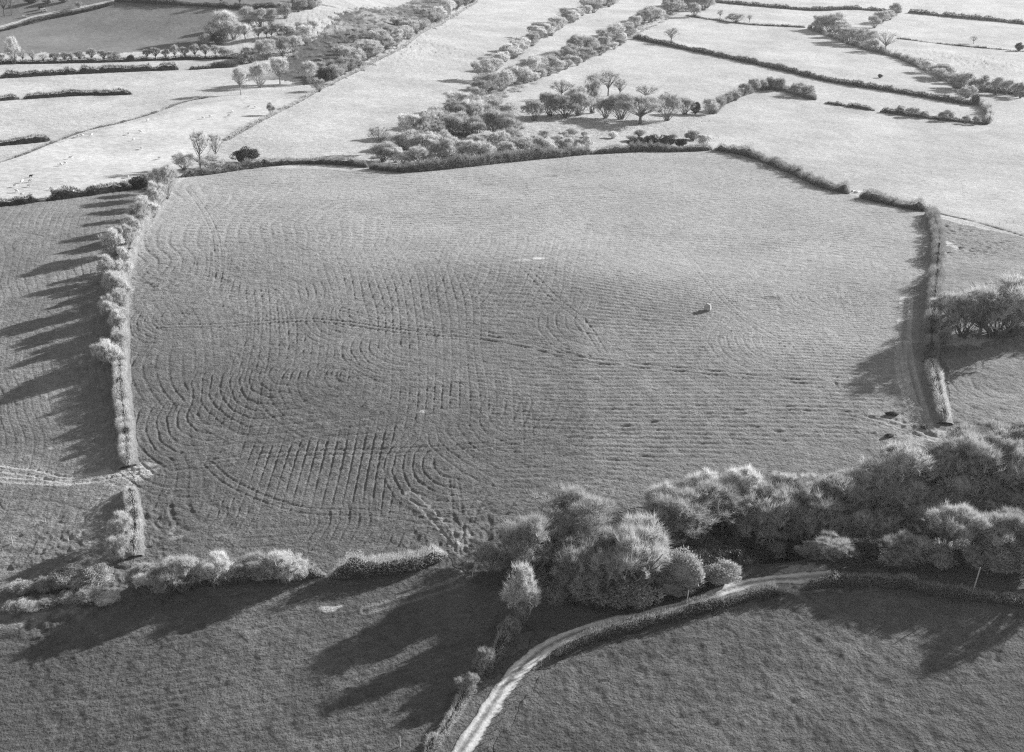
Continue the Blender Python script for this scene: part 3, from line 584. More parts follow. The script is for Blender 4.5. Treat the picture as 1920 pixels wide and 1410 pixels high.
hedge([(1650, 210), (1740, 222), (1830, 232), (1852, 234)], 2.68, 3.36, 'hdark', 'dark hedge along the bottom of the hooked enclosure', 1, .3)
hedge([(1854, 232), (1856, 216), (1842, 200), (1828, 190)], 3.60, 3.60, 'mid', 'tall rounded hedge at the hooked end of the enclosure', 1, .3)
hedge([(1275, -2), (1400, 10), (1520, 20), (1600, 18), (1690, 24)], 2.79, 3.84, 'hdark', 'topmost dark hedge left of its little gap', 1, .3)
hedge([(1702, 24), (1800, 34), (1930, 47), (2050, 60)], 3.01, 3.84, 'hdark', 'topmost dark hedge right of its little gap', 1, .35)
hedge([(1285, 30), (1340, 38), (1400, 46), (1510, 52)], 1.20, 2.40, 'hdark', 'thin hedge line between small trees in the upper right', 1, .5)
hedge([(1515, 54), (1560, 70), (1620, 92), (1680, 108), (1720, 125), (1790, 158), (1815, 182)], 2.75, 3.36, 'hedge', 'ragged hedge slanting down through the upper right fields', 1, .5)
hedge([(1680, 72), (1760, 82), (1840, 90), (1930, 98)], 0.77, 1.92, 'hdark', 'low broken hedge in the far right field', .9, .8)
hedge([(1815, 168), (1870, 174), (1990, 186)], 3.01, 3.84, 'hdark', 'dark hedge reaching the right edge beyond the hooked enclosure', 1, .3)
hedge([(1040, 1232), (1120, 1198), (1200, 1176), (1300, 1152), (1400, 1124), (1474, 1112)], 1.70, 1.80, 'dark', 'dark trimmed hedge along the lower side of the farm track', 1.4, .2, ragged=.22)
hedge([(1504, 1106), (1560, 1096), (1640, 1096), (1720, 1104), (1800, 1118), (1930, 1134), (2050, 1150)], 1.50, 2.40, 'dark', 'dark hedge below the wood on the right past the field gate', 1.4, .2, ragged=.22)
hedge([(795, 1425), (835, 1370), (868, 1315), (890, 1280)], 1.70, 2.40, 'mid', 'hedge beside the track at the bottom edge of the picture', 1.3, .4)
hedge([(900, 1268), (935, 1225), (955, 1190), (968, 1165)], 1.50, 2.00, 'mid', 'scruffy hedge between the lower left field and the track bend', 1.3, .5)

# ------------------------------------------------------------------ trees and bushes
G1 = 'bare shrubs grown out of the left hedge'
for q, l in ((('fan', 270, 408, 34, 42, 'pale'), 'small pale bare tree standing alone below the left field corner'), (('fan', 312, 372, 50, 62, 'pale'), 'pale bare tree at the top left corner of the big field'), (('fan', 292, 362, 34, 44, 'pale'), 'slim pale tree left of the corner tree of the big field'),
             (('dome', 216, 478, 66, 56, 'pale'), 'wide pale spreading shrub, highest of the left hedge'), (('fan', 252, 452, 40, 46, 'pale'), 'pale upright shrub right of the widest left-hedge shrub'), (('fan', 204, 522, 44, 44, 'pale'), 'bright pale tuft below the widest left-hedge shrub'),
             (('fan', 214, 568, 52, 62, 'pale'), 'tall pale shrub half way up the left hedge'), (('dome', 206, 600, 46, 50, 'pale'), 'pale shrub leaning left out of the left hedge'), (('fan', 222, 626, 38, 50, 'pale'), 'narrow pale shrub just above the lowest left-hedge tree'), (('dome', 203, 688, 56, 58, 'pale'), 'round pale shrub, lowest on the long left hedge'),
             (('dome', 228, 1012, 62, 56, 'pale'), 'pale rounded tree below the gateway at left'), (('dome', 226, 1052, 58, 52, 'mid'), 'greyer tree under the pale rounded one below the gateway')): plant(*q, l, G1)
auto_row([(300, 380), (255, 445), (232, 500), (222, 560), (222, 640), (220, 700)], 14, 38, 40, (7, 4, 1), ['fan', 'dome', 'fan'], ['pale', 'mid', 'pale'], 'along the shaggy upper half of the left hedge', G1)
G2 = 'bushes along the bottom hedge of the big field'
auto_row([(270, 1098), (340, 1096), (420, 1088), (500, 1088), (580, 1084)], 11, 66, 44, (6, 5, 1), ['dome', 'fan'], ['pale', 'mid', 'mid'], 'in the thick shrubs on the bottom hedge', G2)
row([('dome', 290, 1110, 70, 52, 'pale'), ('dome', 345, 1106, 86, 78, 'pale'), ('dome', 405, 1098, 90, 66, 'pale'), ('fan', 310, 1118, 60, 60, 'mid'), ('dome', 440, 1090, 44, 44, 'pale'), ('dome', 538, 1088, 100, 54, 'pale'), ('dome', 490, 1090, 60, 34, 'pale'), ('dome', 640, 1080, 36, 30, 'pale')][:3], 'on the bottom hedge of the big field', G2)
plant('fan', 310, 1122, 64, 56, 'mid', 'grey fan-shaped shrub in front of the bottom hedge bushes', G2)
plant('dome', 538, 1086, 104, 54, 'pale', 'smooth pale dome bush alone on the bottom hedge', G2)
plant('dome', 488, 1090, 60, 34, 'mid', 'small low bush left of the dome bush on the bottom hedge', G2)
plant('dome', 255, 1100, 50, 40, 'dark', 'dark bush where the left hedge meets the bottom hedge', G2)
# wood
GW = 'bare trees of the wood above the farm track'
for q, l in ((('fan', 978, 1168, 88, 116, 'pale'), 'pale fan-shaped tree in front of the wood, nearest the track bend'), (('fan', 985, 1090, 120, 130, 'mid'), 'tall grey tree behind the pale fan-shaped one at the wood end'), (('dome', 1030, 1060, 100, 100, 'mid'), 'bushy grey tree between the fan tree and the broad dark crown'),
             (('round', 1070, 1012, 165, 104, 'mid'), 'broad low-crowned tree at the left top edge of the wood'), (('dome', 920, 1075, 76, 62, 'mid'), 'low grey bush beside the trampled gateway at the wood end'), (('dome', 1155, 1020, 60, 54, 'dark'), 'dark bush right of the broad low-crowned tree'),
             (('dome', 1120, 1125, 130, 110, 'mid'), 'dark bare tree right of the pale fan-shaped tree'), (('round', 1190, 1125, 150, 140, 'mid'), 'tangled bare tree in the middle of the left half of the wood'), (('fan', 1205, 1090, 110, 130, 'mid'), 'upright tree behind the tangled bare tree'), (('dome', 1070, 1125, 90, 70, 'dark'), 'low dark bush under the dark bare tree'),
             (('ivy', 1280, 1112, 84, 88, 'ivy'), 'bright leafy ivy-covered tree beside the track'), (('ivy', 1348, 1092, 74, 52, 'ivy'), 'smaller bright leafy bush right of the ivy-covered tree'), (('round', 1275, 1011, 140, 108, 'mid'), 'wide pale-topped tree behind the ivy-covered tree'), (('fan', 1240, 985, 80, 80, 'pale'), 'pale wispy tree at the upper edge of the wood, left'),
             (('fan', 1320, 970, 90, 90, 'pale'), 'pale wispy tree at the upper edge, second from left'), (('fan', 1390, 960, 90, 90, 'pale'), 'pale wispy tree at the upper edge, third from left'), (('round', 1380, 998, 120, 80, 'mid'), 'spreading tree above the bare bank by the track'), (('round', 1455, 988, 110, 80, 'mid'), 'bare tree with light branches over the track junction'),
             (('dome', 1530, 960, 120, 80, 'mid'), 'low grey thicket at the upper edge of the wood'), (('dome', 1525, 1008, 120, 78, 'mid'), 'dense tree right of the track junction'), (('fan', 1590, 958, 110, 78, 'mid'), 'grey tree left of the smooth dome tree'), (('dome', 1682, 930, 150, 112, 'mid'), 'big smooth dome-crowned tree at the field corner'),
             (('dome', 1620, 1016, 130, 68, 'dark'), 'dark tree at the shaded foot of the wood'), (('dome', 1700, 1006, 170, 88, 'mid'), 'largest grey crown in the right part of the wood'), (('ivy', 1745, 1026, 80, 90, 'dark'), 'ivy-hung dark tree right of the largest grey crown'), (('dome', 1775, 1012, 120, 68, 'dark'), 'dark tree behind the tall pale pole'),
             (('dome', 1885, 1034, 96, 64, 'mid'), 'rounded grey bush beside the right edge, below the wood'), (('dome', 1850, 1000, 140, 78, 'dark'), 'dark spreading tree above the rounded bush at the right edge'), (('ivy', 1795, 960, 100, 100, 'mid'), 'leafy grey tree right of the dome-crowned tree'), (('dome', 1800, 862, 90, 78, 'mid'), 'grey dome tree below the pale low hedge'),
             (('dome', 1880, 858, 110, 80, 'mid'), 'grey dome tree at the right edge, top of the wood'), (('ivy', 1830, 905, 90, 90, 'mid'), 'leafy tree under the two top grey domes'), (('round', 1900, 960, 130, 120, 'mid'), 'bare tree at the right edge in the middle of the wood'), (('ever', 1760, 900, 60, 50, 'ever'), 'black evergreen bush behind the dome-crowned tree'),
             (('dome', 1930, 986, 100, 58, 'dark'), 'dark bush cut by the right edge of the wood'), (('ever', 1440, 985, 60, 40, 'dark'), 'dark undergrowth bush below the pale wispy trees'), (('round', 2010, 980, 150, 150, 'mid'), 'tree outside the right edge of the wood'), (('round', 1990, 1068, 150, 100, 'dark'), 'dark tree outside the right edge by the lower hedge'), (('dome', 1990, 870, 120, 90, 'mid'), 'dome tree outside the right edge above the wood'),
             (('dome', 1465, 940, 80, 64, 'mid'), 'wispy grey bush between the pale trees and the low thicket'), (('dome', 910, 1262, 60, 52, 'mid'), 'round grey bush at the track bend'), (('dome', 880, 1300, 52, 44, 'mid'), 'grey bush below the round one at the track bend'), (('dome', 958, 1195, 44, 44, 'dark'), 'small dark bush under the pale fan-shaped tree')): plant(*q, l, GW)
auto_row([(1230, 985), (1320, 965), (1420, 962), (1520, 960), (1600, 950)], 14, 84, 62, (10, 5, 1), ['fan', 'dome', 'fan'], ['pale', 'mid', 'mid'], "along the wood's upper edge", 'trees and bushes inside the wood')
auto_row([(1390, 1030), (1500, 1028), (1620, 1026), (1750, 1030), (1930, 1040)], 16, 100, 84, (10, 7, 1), ['round', 'dome', 'fan', 'dome'], ['mid', 'mid', 'dark', 'mid'], 'along the sunken middle of the wood', 'trees and bushes inside the wood')
auto_row([(1060, 1110), (1130, 1118), (1220, 1112)], 6, 90, 76, (10, 6, 1), ['dome', 'fan'], ['mid', 'dark'], 'at the left front of the wood', 'trees and bushes inside the wood')
auto_row([(1740, 930), (1800, 905), (1860, 895), (1930, 890)], 10, 100, 76, (10, 12, 1), ['dome', 'round'], ['mid', 'dark', 'mid'], 'in the upper right of the wood', 'trees and bushes inside the wood')
# undergrowth at the foot of the wood
auto_row([(1090, 1130), (1250, 1118), (1420, 1040), (1480, 1046), (1640, 1052), (1800, 1060), (1930, 1070)], 22, 80, 44, (8, 4, 1), ['dome', 'ever'], ['dark', 'dark', 'ever'], 'in the dark undergrowth at the foot of the wood', 'undergrowth bushes at the foot of the wood')
auto_row([(1050, 1075), (1180, 1060), (1300, 1000), (1450, 990), (1600, 970), (1700, 980), (1800, 995), (1930, 1000)], 30, 110, 78, (12, 8, 1), ['dome', 'fan', 'round'], ['mid', 'dark', 'mid'], 'through the middle of the wood', 'trees and bushes inside the wood')
# trees by the right hedge
GR = 'big bare trees right of the big field'
for q, l in ((('dome', 1868, 632, 190, 116, 'mid'), 'broad bare tree with leaning trunks right of the tall hedge'), (('dome', 1805, 630, 110, 84, 'dark'), 'dark spreading tree between the tall hedge and the broad bare tree'), (('dome', 1935, 610, 130, 96, 'dark'), 'bare tree at the right edge beside the broad one'), (('dome', 1778, 590, 60, 50, 'dark'), 'grey bush against the tall hedge above the rubble bank'), (('round', 2030, 600, 150, 90, 'dark'), 'bare tree outside the right edge in the clump'),
             (('dome', 1768, 646, 40, 34, 'dark'), 'small dark bush at the foot of the tall hedge')): plant(*q, l, GR)
for q, l in ((('round', 1835, 634, 130, 80, 'mid'), 'low broad bare crown in front of the two big right-hand trees'), (('dome', 1900, 628, 120, 92, 'dark'), 'dark crown close to the right edge above the stony bank'), (('dome', 1790, 600, 90, 50, 'pale'), 'pale scrub crown behind the right-hand trees')): plant(*q, l, GR)
# thicket beyond the main field
GT = 'scrub bushes of the thicket beyond the big field'
auto_row([(700, 300), (760, 308), (840, 305), (930, 296), (1020, 286), (1100, 280)], 26, 40, 30, (6, 2, .8), ['dome', 'fan'], ['pale', 'pale', 'mid'], "along the thicket's front edge", GT)
auto_row([(740, 282), (800, 280), (870, 282), (930, 278), (990, 272)], 19, 40, 30, (6, 3, .9), ['dome', 'fan', 'dome', 'gorse'], ['pale', 'mid', 'pale'], 'in the second rank of the thicket', GT)
auto_row([(770, 262), (820, 258), (880, 256), (930, 252), (960, 256)], 16, 40, 32, (6, 3, .9), ['dome'], ['mid', 'pale', 'mid'], 'in the third rank of the thicket', GT)
auto_row([(800, 240), (850, 236), (900, 234), (945, 236)], 13, 44, 32, (5, 3, .9), ['dome'], ['mid', 'pale', 'dark', 'mid'], 'in the fourth rank of the thicket', GT)
auto_row([(835, 218), (880, 212), (920, 212), (950, 222)], 10, 40, 28, (5, 3, .9), ['dome'], ['mid', 'pale'], 'in the back rank of the thicket', GT)
auto_row([(1010, 262), (1060, 258), (1120, 252), (1200, 262), (1280, 262)], 9, 20, 12, (14, 8, .9), ['dome', 'gorse'], ['pale', 'mid', 'dark'], 'scattered over the rough clearing', 'small bushes of the rough clearing')
row([('dome', 1002, 226, 40, 34, 'mid'), ('dome', 1030, 218, 44, 40, 'mid'), ('dome', 1060, 220, 56, 36, 'dark'), ('dome', 1085, 216, 52, 44, 'mid'), ('dome', 1110, 212, 40, 52, 'mid'), ('dome', 1135, 222, 50, 36, 'dark'), ('dome', 1165, 224, 56, 44, 'mid'), ('round', 1200, 232, 108, 52, 'mid'), ('dome', 1250, 226, 54, 44, 'mid'), ('dome', 1284, 214, 40, 28, 'mid'), ('ever', 1304, 214, 22, 24, 'ever'), ('dome', 1332, 214, 30, 26, 'mid')], 'in the shaded row behind the rough clearing', 'shaded row behind the rough clearing')
GB = 'bare trees standing above the rough clearing'
for q, l in ((('thin', 1052, 186, 46, 36, 'dark'), 'thin bare tree left of the tall group above the clearing'), (('thin', 1118, 184, 48, 48, 'dark'), 'tall bare tree, left one of the close pair above the clearing'), (('thin', 1140, 180, 44, 50, 'dark'), 'tall bare tree, right one of the close pair above the clearing'), (('thin', 1162, 184, 34, 36, 'dark'), 'leaning forked bare tree right of the close pair'), (('thin', 1210, 186, 44, 26, 'mid'), 'faint low bare tree right of the leaning one')): plant(*q, l, GB)
row([('ever', 1195, 278, 36, 22, 'ever'), ('ever', 1222, 277, 40, 26, 'ever'), ('ever', 1248, 277, 36, 24, 'ever'), ('ever', 1275, 276, 28, 18, 'ever'), ('ever', 1300, 262, 34, 18, 'dark'), ('dome', 1318, 276, 30, 22, 'pale')], 'in the black evergreen row on the field top hedge', 'black evergreens on the field top hedge')
plant('thin', 712, 288, 60, 52, 'dark', 'gnarled old bare tree at the left tip of the thicket', GT)
plant('round', 722, 300, 60, 36, 'mid', 'low leaning bush under the gnarled old tree', GT)
# two tall trees at the top left corner
GC = 'trees at the top left corner of the big field'
for q, l in ((('spindly', 376, 319, 46, 76, 'dark'), 'taller left one of two bare trees at the corner of the sheep pasture'), (('spindly', 407, 313, 34, 64, 'dark'), 'right one of two bare trees at the corner of the sheep pasture'), (('ever', 460, 306, 58, 30, 'ever'), 'black evergreen bush beside the two bare corner trees'), (('dome', 345, 318, 44, 26, 'pale'), 'pale low bush left of the two bare corner trees'), (('dome', 395, 318, 60, 22, 'pale'), 'pale scrub at the feet of the two bare corner trees'),
             (('ever', 262, 352, 46, 24, 'ever'), 'dark evergreen bush in the hedge below the flock'), (('thin', 118, 372, 18, 20, 'dark'), 'small dark bush in the hedge right of its gap'), (('dome', 102, 370, 18, 18, 'mid'), 'small grey bush right beside the hedge gap'), (('dome', 172, 364, 26, 16, 'mid'), 'low bush in the middle of the hedge below the flock'), (('dome', 236, 356, 30, 18, 'mid'), 'grey bush left of the dark evergreen in the hedge'), (('dome', 508, 216, 16, 20, 'dark'), 'small round bush on the low hedge by the sheep')): plant(*q, l, GC)
# belts in the upper middle
G5 = 'bushes of the upper shrub belt'
plant('dome', 906, 152, 46, 34, 'mid', 'smooth round bush at the lower end of the upper shrub belt', G5)
auto_row([(925, 138), (950, 112), (1000, 82), (1050, 52), (1100, 24), (1150, 6)], 34, 36, 24, (5, 4, .7), ['dome', 'dome', 'fan'], ['mid', 'pale', 'pale', 'dark'], 'up the upper shrub belt', G5, 'lower end')
plant('ever', 948, 148, 18, 16, 'ever', 'small black evergreen at the foot of the long shrub belt', G5)
G6 = 'bushes of the long shrub belt'
auto_row([(890, 192), (930, 172), (1000, 142), (1080, 108), (1150, 78), (1200, 52), (1250, 24), (1290, 6)], 40, 40, 26, (8, 6, .75), ['dome', 'dome', 'fan'], ['mid', 'mid', 'pale', 'dark'], 'up the long shrub belt', G6, 'lower end')
auto_row([(985, 158), (1080, 120), (1150, 92), (1190, 66)], 16, 28, 18, (6, 3, .8), ['dome'], ['pale', 'mid', 'dark'], 'on the near side of the long shrub belt', G6, 'lower end')
auto_row([(1245, 30), (1275, 20), (1310, 16), (1340, 8)], 6, 36, 24, (8, 6, .9), ['dome', 'ever'], ['mid', 'dark'], 'in the clump topping the long shrub belt', G6)
# upper right singles
G7 = 'small trees dotted about the upper right fields'
for q, l in ((('thin', 1258, 82, 34, 30, 'mid'), 'pale thin tree above the long straight hedge, near its left end'), (('thin', 1350, 36, 16, 18, 'dark'), 'small lollipop tree on the thin hedge line, upper right'), (('dome', 1302, 32, 22, 22, 'dark'), 'dark small tree at the left end of the thin hedge line'), (('dome', 1380, 42, 34, 14, 'mid'), 'low bush right of the small lollipop tree'), (('thin', 1405, 42, 12, 14, 'dark'), 'tiny tree right of the low bush on the thin hedge line'),
             (('thin', 1825, 82, 15, 15, 'dark'), 'small forked tree on the far right broken hedge'), (('ever', 1910, 96, 16, 17, 'ever'), 'small dark round tree near the right edge, upper field'), (('thin', 1724, 122, 13, 15, 'dark'), 'small tree beside the ragged slanting hedge'), (('thin', 1660, 98, 40, 42, 'pale'), 'pale bare tree half way down the ragged hedge'), (('ever', 1650, 146, 9, 8, 'ever'), 'tiny dark bush above the long straight hedge'),
             (('ever', 1828, 196, 22, 20, 'ever'), 'black bush at the hooked end of the enclosure'), (('dome', 1495, 180, 30, 22, 'mid'), 'grey bush left of the hedge end in the pale field'), (('dome', 1515, 182, 26, 20, 'mid'), 'grey bush on the hedge end in the pale field')): plant(*q, l, G7)
auto_row([(1525, 54), (1560, 62), (1600, 84), (1640, 96)], 10, 34, 24, (6, 4, .9), ['dome'], ['mid', 'mid', 'dark', 'pale'], 'along the upper ragged hedge', 'bushes on the ragged slanting hedge')
auto_row([(1735, 132), (1770, 152), (1800, 172), (1815, 184)], 8, 34, 24, (5, 4, 1), ['dome'], ['mid', 'dark', 'pale'], 'along the lower ragged hedge', 'bushes on the ragged slanting hedge')
auto_row([(1635, 52), (1660, 40), (1682, 28)], 5, 26, 22, (3, 2, .9), ['dome'], ['mid', 'dark'], 'in the small clump under the topmost hedge', 'small clump under the topmost hedge')
auto_row([(1822, 172), (1860, 176), (1925, 184)], 6, 26, 24, (3, 2, 1), ['dome', 'fan'], ['mid', 'dark'], 'on the hedge right of the hooked enclosure', 'bushes on the right edge hedge')
auto_row([(1345, 210), (1380, 188), (1420, 170), (1470, 170)], 8, 20, 17, (3, 2, 1), ['dome'], ['mid', 'dark'], 'on the curving hedge right of the thicket', 'bushes on the curving hedge')
auto_row([(1680, 214), (1720, 220), (1760, 226), (1840, 234)], 7, 24, 17, (3, 1, 1), ['dome', 'fan'], ['mid', 'dark'], 'on the bottom hedge of the hooked enclosure', 'bushes on the hooked enclosure')
# upper left
G8 = 'trees of the far row on the left'
row([('thin', 3, 121, 16, 20, 'mid'), ('fan', 27, 120, 36, 48, 'pale'), ('thin', 44, 120, 20, 26, 'mid'), ('thin', 62, 119, 22, 24, 'mid'), ('thin', 82, 119, 18, 18, 'mid'), ('round', 104, 118, 26, 20, 'dark'), ('round', 122, 117, 20, 20, 'dark'), ('round', 134, 117, 17, 19, 'dark'), ('round', 150, 116, 22, 20, 'dark'), ('round', 173, 115, 24, 25, 'dark'), ('round', 195, 115, 22, 21, 'dark'), ('dome', 215, 115, 28, 16, 'mid'), ('ever', 245, 115, 18, 13, 'ever'), ('round', 276, 112, 24, 20, 'dark'), ('round', 292, 112, 24, 23, 'dark'), ('round', 311, 112, 18, 20, 'dark'), ('round', 329, 111, 22, 27, 'dark'), ('round', 347, 110, 20, 22, 'dark'), ('round', 366, 110, 24, 28, 'mid'), ('round', 386, 109, 24, 26, 'mid'), ('round', 404, 108, 22, 24, 'mid'), ('dome', 424, 110, 28, 18, 'dark')], 'in the far tree row', G8)
G9 = 'trees round the head of the far slope'
row([('ever', 385, 84, 30, 22, 'dark'), ('fan', 400, 76, 40, 34, 'pale'), ('fan', 422, 72, 52, 50, 'pale'), ('ever', 412, 84, 30, 24, 'ever'), ('dome', 438, 74, 36, 28, 'pale'), ('round', 460, 73, 34, 28, 'pale'), ('fan', 466, 50, 34, 36, 'mid'), ('fan', 488, 50, 36, 32, 'mid'), ('fan', 508, 48, 34, 30, 'mid'), ('dome', 535, 34, 34, 24, 'mid'), ('dome', 560, 22, 32, 22, 'dark'), ('ever', 585, 16, 40, 22, 'dark')], 'in the clump at the head of the dark slope', G9)
auto_row([(478, 74), (520, 72), (560, 70), (600, 62)], 9, 26, 22, (5, 3, 1), ['round', 'dome'], ['mid', 'pale', 'dark'], 'in the row right of the head clump', G9)
row([('dome', 452, 120, 34, 18, 'dark'), ('dome', 470, 118, 40, 24, 'dark'), ('dome', 500, 112, 44, 34, 'mid'), ('dome', 530, 104, 40, 30, 'mid'), ('dome', 552, 98, 36, 26, 'pale'), ('fan', 575, 84, 44, 36, 'pale')], 'above the pale tree clump beside the scrub slope', G9)
GP = 'pale tree clump beside the scrub slope'
for q, l in ((('round', 452, 178, 44, 54, 'pale'), 'pale crown at the left of the clump, its dark trunk standing clear'), (('dome', 488, 164, 40, 42, 'pale'), 'pale round bush, second in the clump'), (('round', 525, 158, 50, 50, 'pale'), 'pale tree with a clear dark trunk in the middle of the clump'), (('fan', 580, 158, 44, 42, 'pale'), 'bright pale fan tree at the right of the clump'), (('ever', 610, 154, 36, 28, 'ever'), 'dark bush right of the bright pale fan tree'), (('dome', 598, 172, 28, 22, 'dark'), 'dark bush on the low hedge under the bright fan tree')): plant(*q, l, GP)
GS = 'bushes along the top of the pale strip field'
auto_row([(620, 150), (680, 118), (740, 84), (800, 50), (850, 22), (890, 0)], 36, 34, 23, (6, 3, .8), ['dome', 'fan', 'dome', 'gorse'], ['pale', 'mid', 'mid', 'dark'], 'above the low hedge of the pale strip field', GS, 'lower end')
plant('dome', 690, 108, 48, 26, 'pale', 'broad pale dome bush half way along the scrub slope', GS)
plant('fan', 722, 92, 36, 34, 'pale', 'pale upright bush right of the broad pale dome bush', GS)
def scrub_mass(name, label, poly, n_, ctr, material, ws, hs):
    mb = MB(); o0 = g(*ctr); W = wp(poly); lo = W.min(0); hi = W.max(0); k = 0
    while k < n_:
        q = rng.uniform(lo, hi)
        if not inside(q[:1], q[1:], W)[0]: continue
        k += 1; p = np.array([q[0], q[1], float(macro(q[0], q[1]))]); w = rng.uniform(*ws); h = rng.uniform(*hs)
        n = int(150*w); d = unit(rng.normal(size=(n, 3))); d[:, 2] = np.abs(d[:, 2])
        B = p - o0 + d*[w, w*rng.uniform(.6, 1.3), h]*rng.uniform(.3, 1, (n, 1))
        mb.addn(*blades(B, d+[0, 0, .4]+rng.normal(0, .5, (n, 3)), rng.uniform(.3, .9, n), .13))
    tag(link(name, mb.mesh(name, material), None, o0), label, None, None, 'stuff')
scrub_mass('thicket_undergrowth', 'tangled pale undergrowth filling the thicket', [(700, 298), (760, 245), (860, 188), (940, 205), (965, 240), (1000, 270), (1110, 284), (860, 309)], 330, (850, 270), M['mid'], (.9, 2.4), (.6, 1.7))
scrub_mass('belt_undergrowth', 'brambles filling the foot of the long shrub belt', [(890, 195), (1000, 136), (1080, 102), (1200, 46), (1290, 0), (1310, 4), (1220, 54), (1090, 118), (1010, 154), (920, 198)], 260, (1050, 122), M['mid'], (.9, 2.6), (.6, 1.8))
scrub_mass('wood_undergrowth', 'bare brambles and brush filling the floor of the wood', [(960, 1110), (990, 1010), (1250, 985), (1600, 950), (1780, 900), (1930, 900), (1930, 1075), (1640, 1055), (1440, 1036), (1370, 1085), (1240, 1122), (1060, 1140)], 420, (1400, 1010), M['mid'], (.7, 1.8), (.8, 2.6))
scrub_mass('low_scrub', 'low scrub and bracken covering the far slope', SCRUBH[:4]+[(850, 4)]+SCRUBH[6:], 330, (700, 70), M['fern'], (.8, 3.6), (.6, 2.8))
auto_row([(585, 128), (640, 100), (700, 72), (760, 44), (820, 16)], 18, 22, 15, (14, 10, .8), ['fan', 'dome', 'ever'], ['pale', 'mid', 'dark'], 'scattered over the dark scrub slope', 'bushes over the dark scrub slope', 'lower end')
row([('thin', -6, 32, 22, 44, 'dark'), ('thin', 8, 30, 20, 44, 'dark'), ('thin', 22, 28, 20, 42, 'dark'), ('ever', 76, 18, 10, 8, 'ever'), ('ever', 60, 6, 26, 10, 'ever'), ('ever', 90, 6, 24, 9, 'dark'), ('ever', 120, 4, 22, 9, 'dark'), ('dome', 148, 14, 14, 9, 'dark')], 'beyond the country lane', 'trees beyond the country lane')
row([('thin', 415, 10, 18, 26, 'dark'), ('thin', 450, 12, 18, 28, 'dark')], 'on the hedge over the dark slope', 'trees on the hedge over the dark slope')
# rough ground bottom left
auto_row([(10, 1110), (70, 1105), (140, 1100), (210, 1090)], 8, 52, 24, (10, 6, 1), ['dome', 'ever', 'gorse'], ['dark', 'mid', 'fern'], 'on the rough ground at the lower left', 'scrub on the rough ground at lower left')
auto_row([(10, 1150), (60, 1140), (130, 1132), (220, 1122)], 8, 50, 22, (10, 6, 1), ['dome', 'gorse'], ['dark', 'mid', 'pale'], 'on the near side of the lower-left rough ground', 'scrub on the rough ground at lower left')

# ------------------------------------------------------------------ sheep
def make_sheep():
    me = bpy.data.meshes.new('sheep_skeleton')
    v = [(-.38, 0, .62), (-.1, 0, .66), (.25, 0, .66), (.45, 0, .74), (.6, 0, .86), (.78, 0, .80), (-.55, 0, .55)]; ed = [(0, 1), (1, 2), (2, 3), (3, 4), (4, 5), (0, 6)]
    r = [.25, .29, .26, .16, .11, .06, .05]
    for b, (x, s) in ((0, (-.4, 1)), (0, (-.4, -1)), (2, (.3, 1)), (2, (.3, -1))):
        k = len(v); v += [(x, s*.16, .42), (x-.03 if x < 0 else x, s*.16, .22), (x, s*.16, .0)]; ed += [(b, k), (k, k+1), (k+1, k+2)]; r += [.09, .05, .045]
    for s in (1, -1): k = len(v); v.append((.54, s*.14, .88)); ed.append((4, k)); r.append(.035)
    me.from_pydata(v, ed, []); o = bpy.data.objects.new('tmp', me); COL.objects.link(o)
    sm = o.modifiers.new('s', 'SKIN'); su = o.modifiers.new('u', 'SUBSURF'); su.levels = su.render_levels = 1
    for sv, q in zip(me.skin_vertices[0].data, r): sv.radius = (q, q)
    me.skin_vertices[0].data[0].use_root = True
    dg = bpy.context.evaluated_depsgraph_get(); out = bpy.data.meshes.new_from_object(o.evaluated_get(dg)); bpy.data.objects.remove(o)
    out.name = 'sheep'; out.materials.clear(); out.materials.append(M['wool'])
    for p in out.polygons: p.use_smooth = True
    return out
SH = make_sheep()
GSH = 'sheep grazing in the left pasture'
FL = [(58, 333, 'black sheep at the top of the lower left flock', 1), (41, 343, 'white sheep just below and left of the black sheep', 0), (57, 342, 'white sheep directly under the black sheep', 0), (28, 351, 'white sheep at the far left of the lower left flock', 0), (54, 351, 'white sheep second below the black sheep', 0), (32, 361, 'bright white sheep low on the left of the flock', 0), (41, 367, 'lowest white sheep of the lower left flock', 0),
      (96, 356, 'white sheep left of the small bushes in the hedge', 0), (137, 362, 'white sheep close above the hedge right of its gap', 0), (240, 334, 'white sheep above the dark evergreen in the hedge', 0), (115, 311, 'left one of the white sheep pair in mid pasture', 0), (123, 308, 'right one of the white sheep pair in mid pasture', 0), (132, 298, 'white sheep just above the mid pasture pair', 0), (299, 299, 'lone white sheep left of the two bare corner trees', 0),
      (146, 258, 'white sheep at the left of the pair under the thin hedge', 0), (154, 256, 'white sheep at the right of the pair under the thin hedge', 0), (171, 256, 'white sheep just right of the pair under the thin hedge', 0), (241, 253, 'left white sheep of the middle three', 0), (250, 264, 'lowest white sheep of the middle three', 0), (264, 249, 'right white sheep of the middle three', 0), (265, 280, 'white sheep below the middle three', 0), (277, 228, 'white sheep highest up, right below the thin hedge', 0),
      (381, 223, 'leftmost white sheep of the upper right flock', 0), (395, 220, 'second white sheep from left in the upper right flock', 0), (429, 219, 'white sheep lowest in the upper right flock', 0), (436, 211, 'white sheep in the middle of the upper right flock', 0), (466, 202, 'white sheep near the right end of the upper right flock', 0), (479, 203, 'rightmost white sheep beside the small round bush', 0)]
for x, y, l, b in FL:
    p = g(x, y); o = link('sheep', SH, None, (p[0], p[1], p[2]-.02)); s = rng.uniform(1.15, 1.4); o.scale = (s, s, s); o.rotation_euler = (0, 0, rng.uniform(0, 6.28)); tag(o, l, 'sheep', GSH)
    if b: o.material_slots[0].link = 'OBJECT'; o.material_slots[0].material = M['bwool']

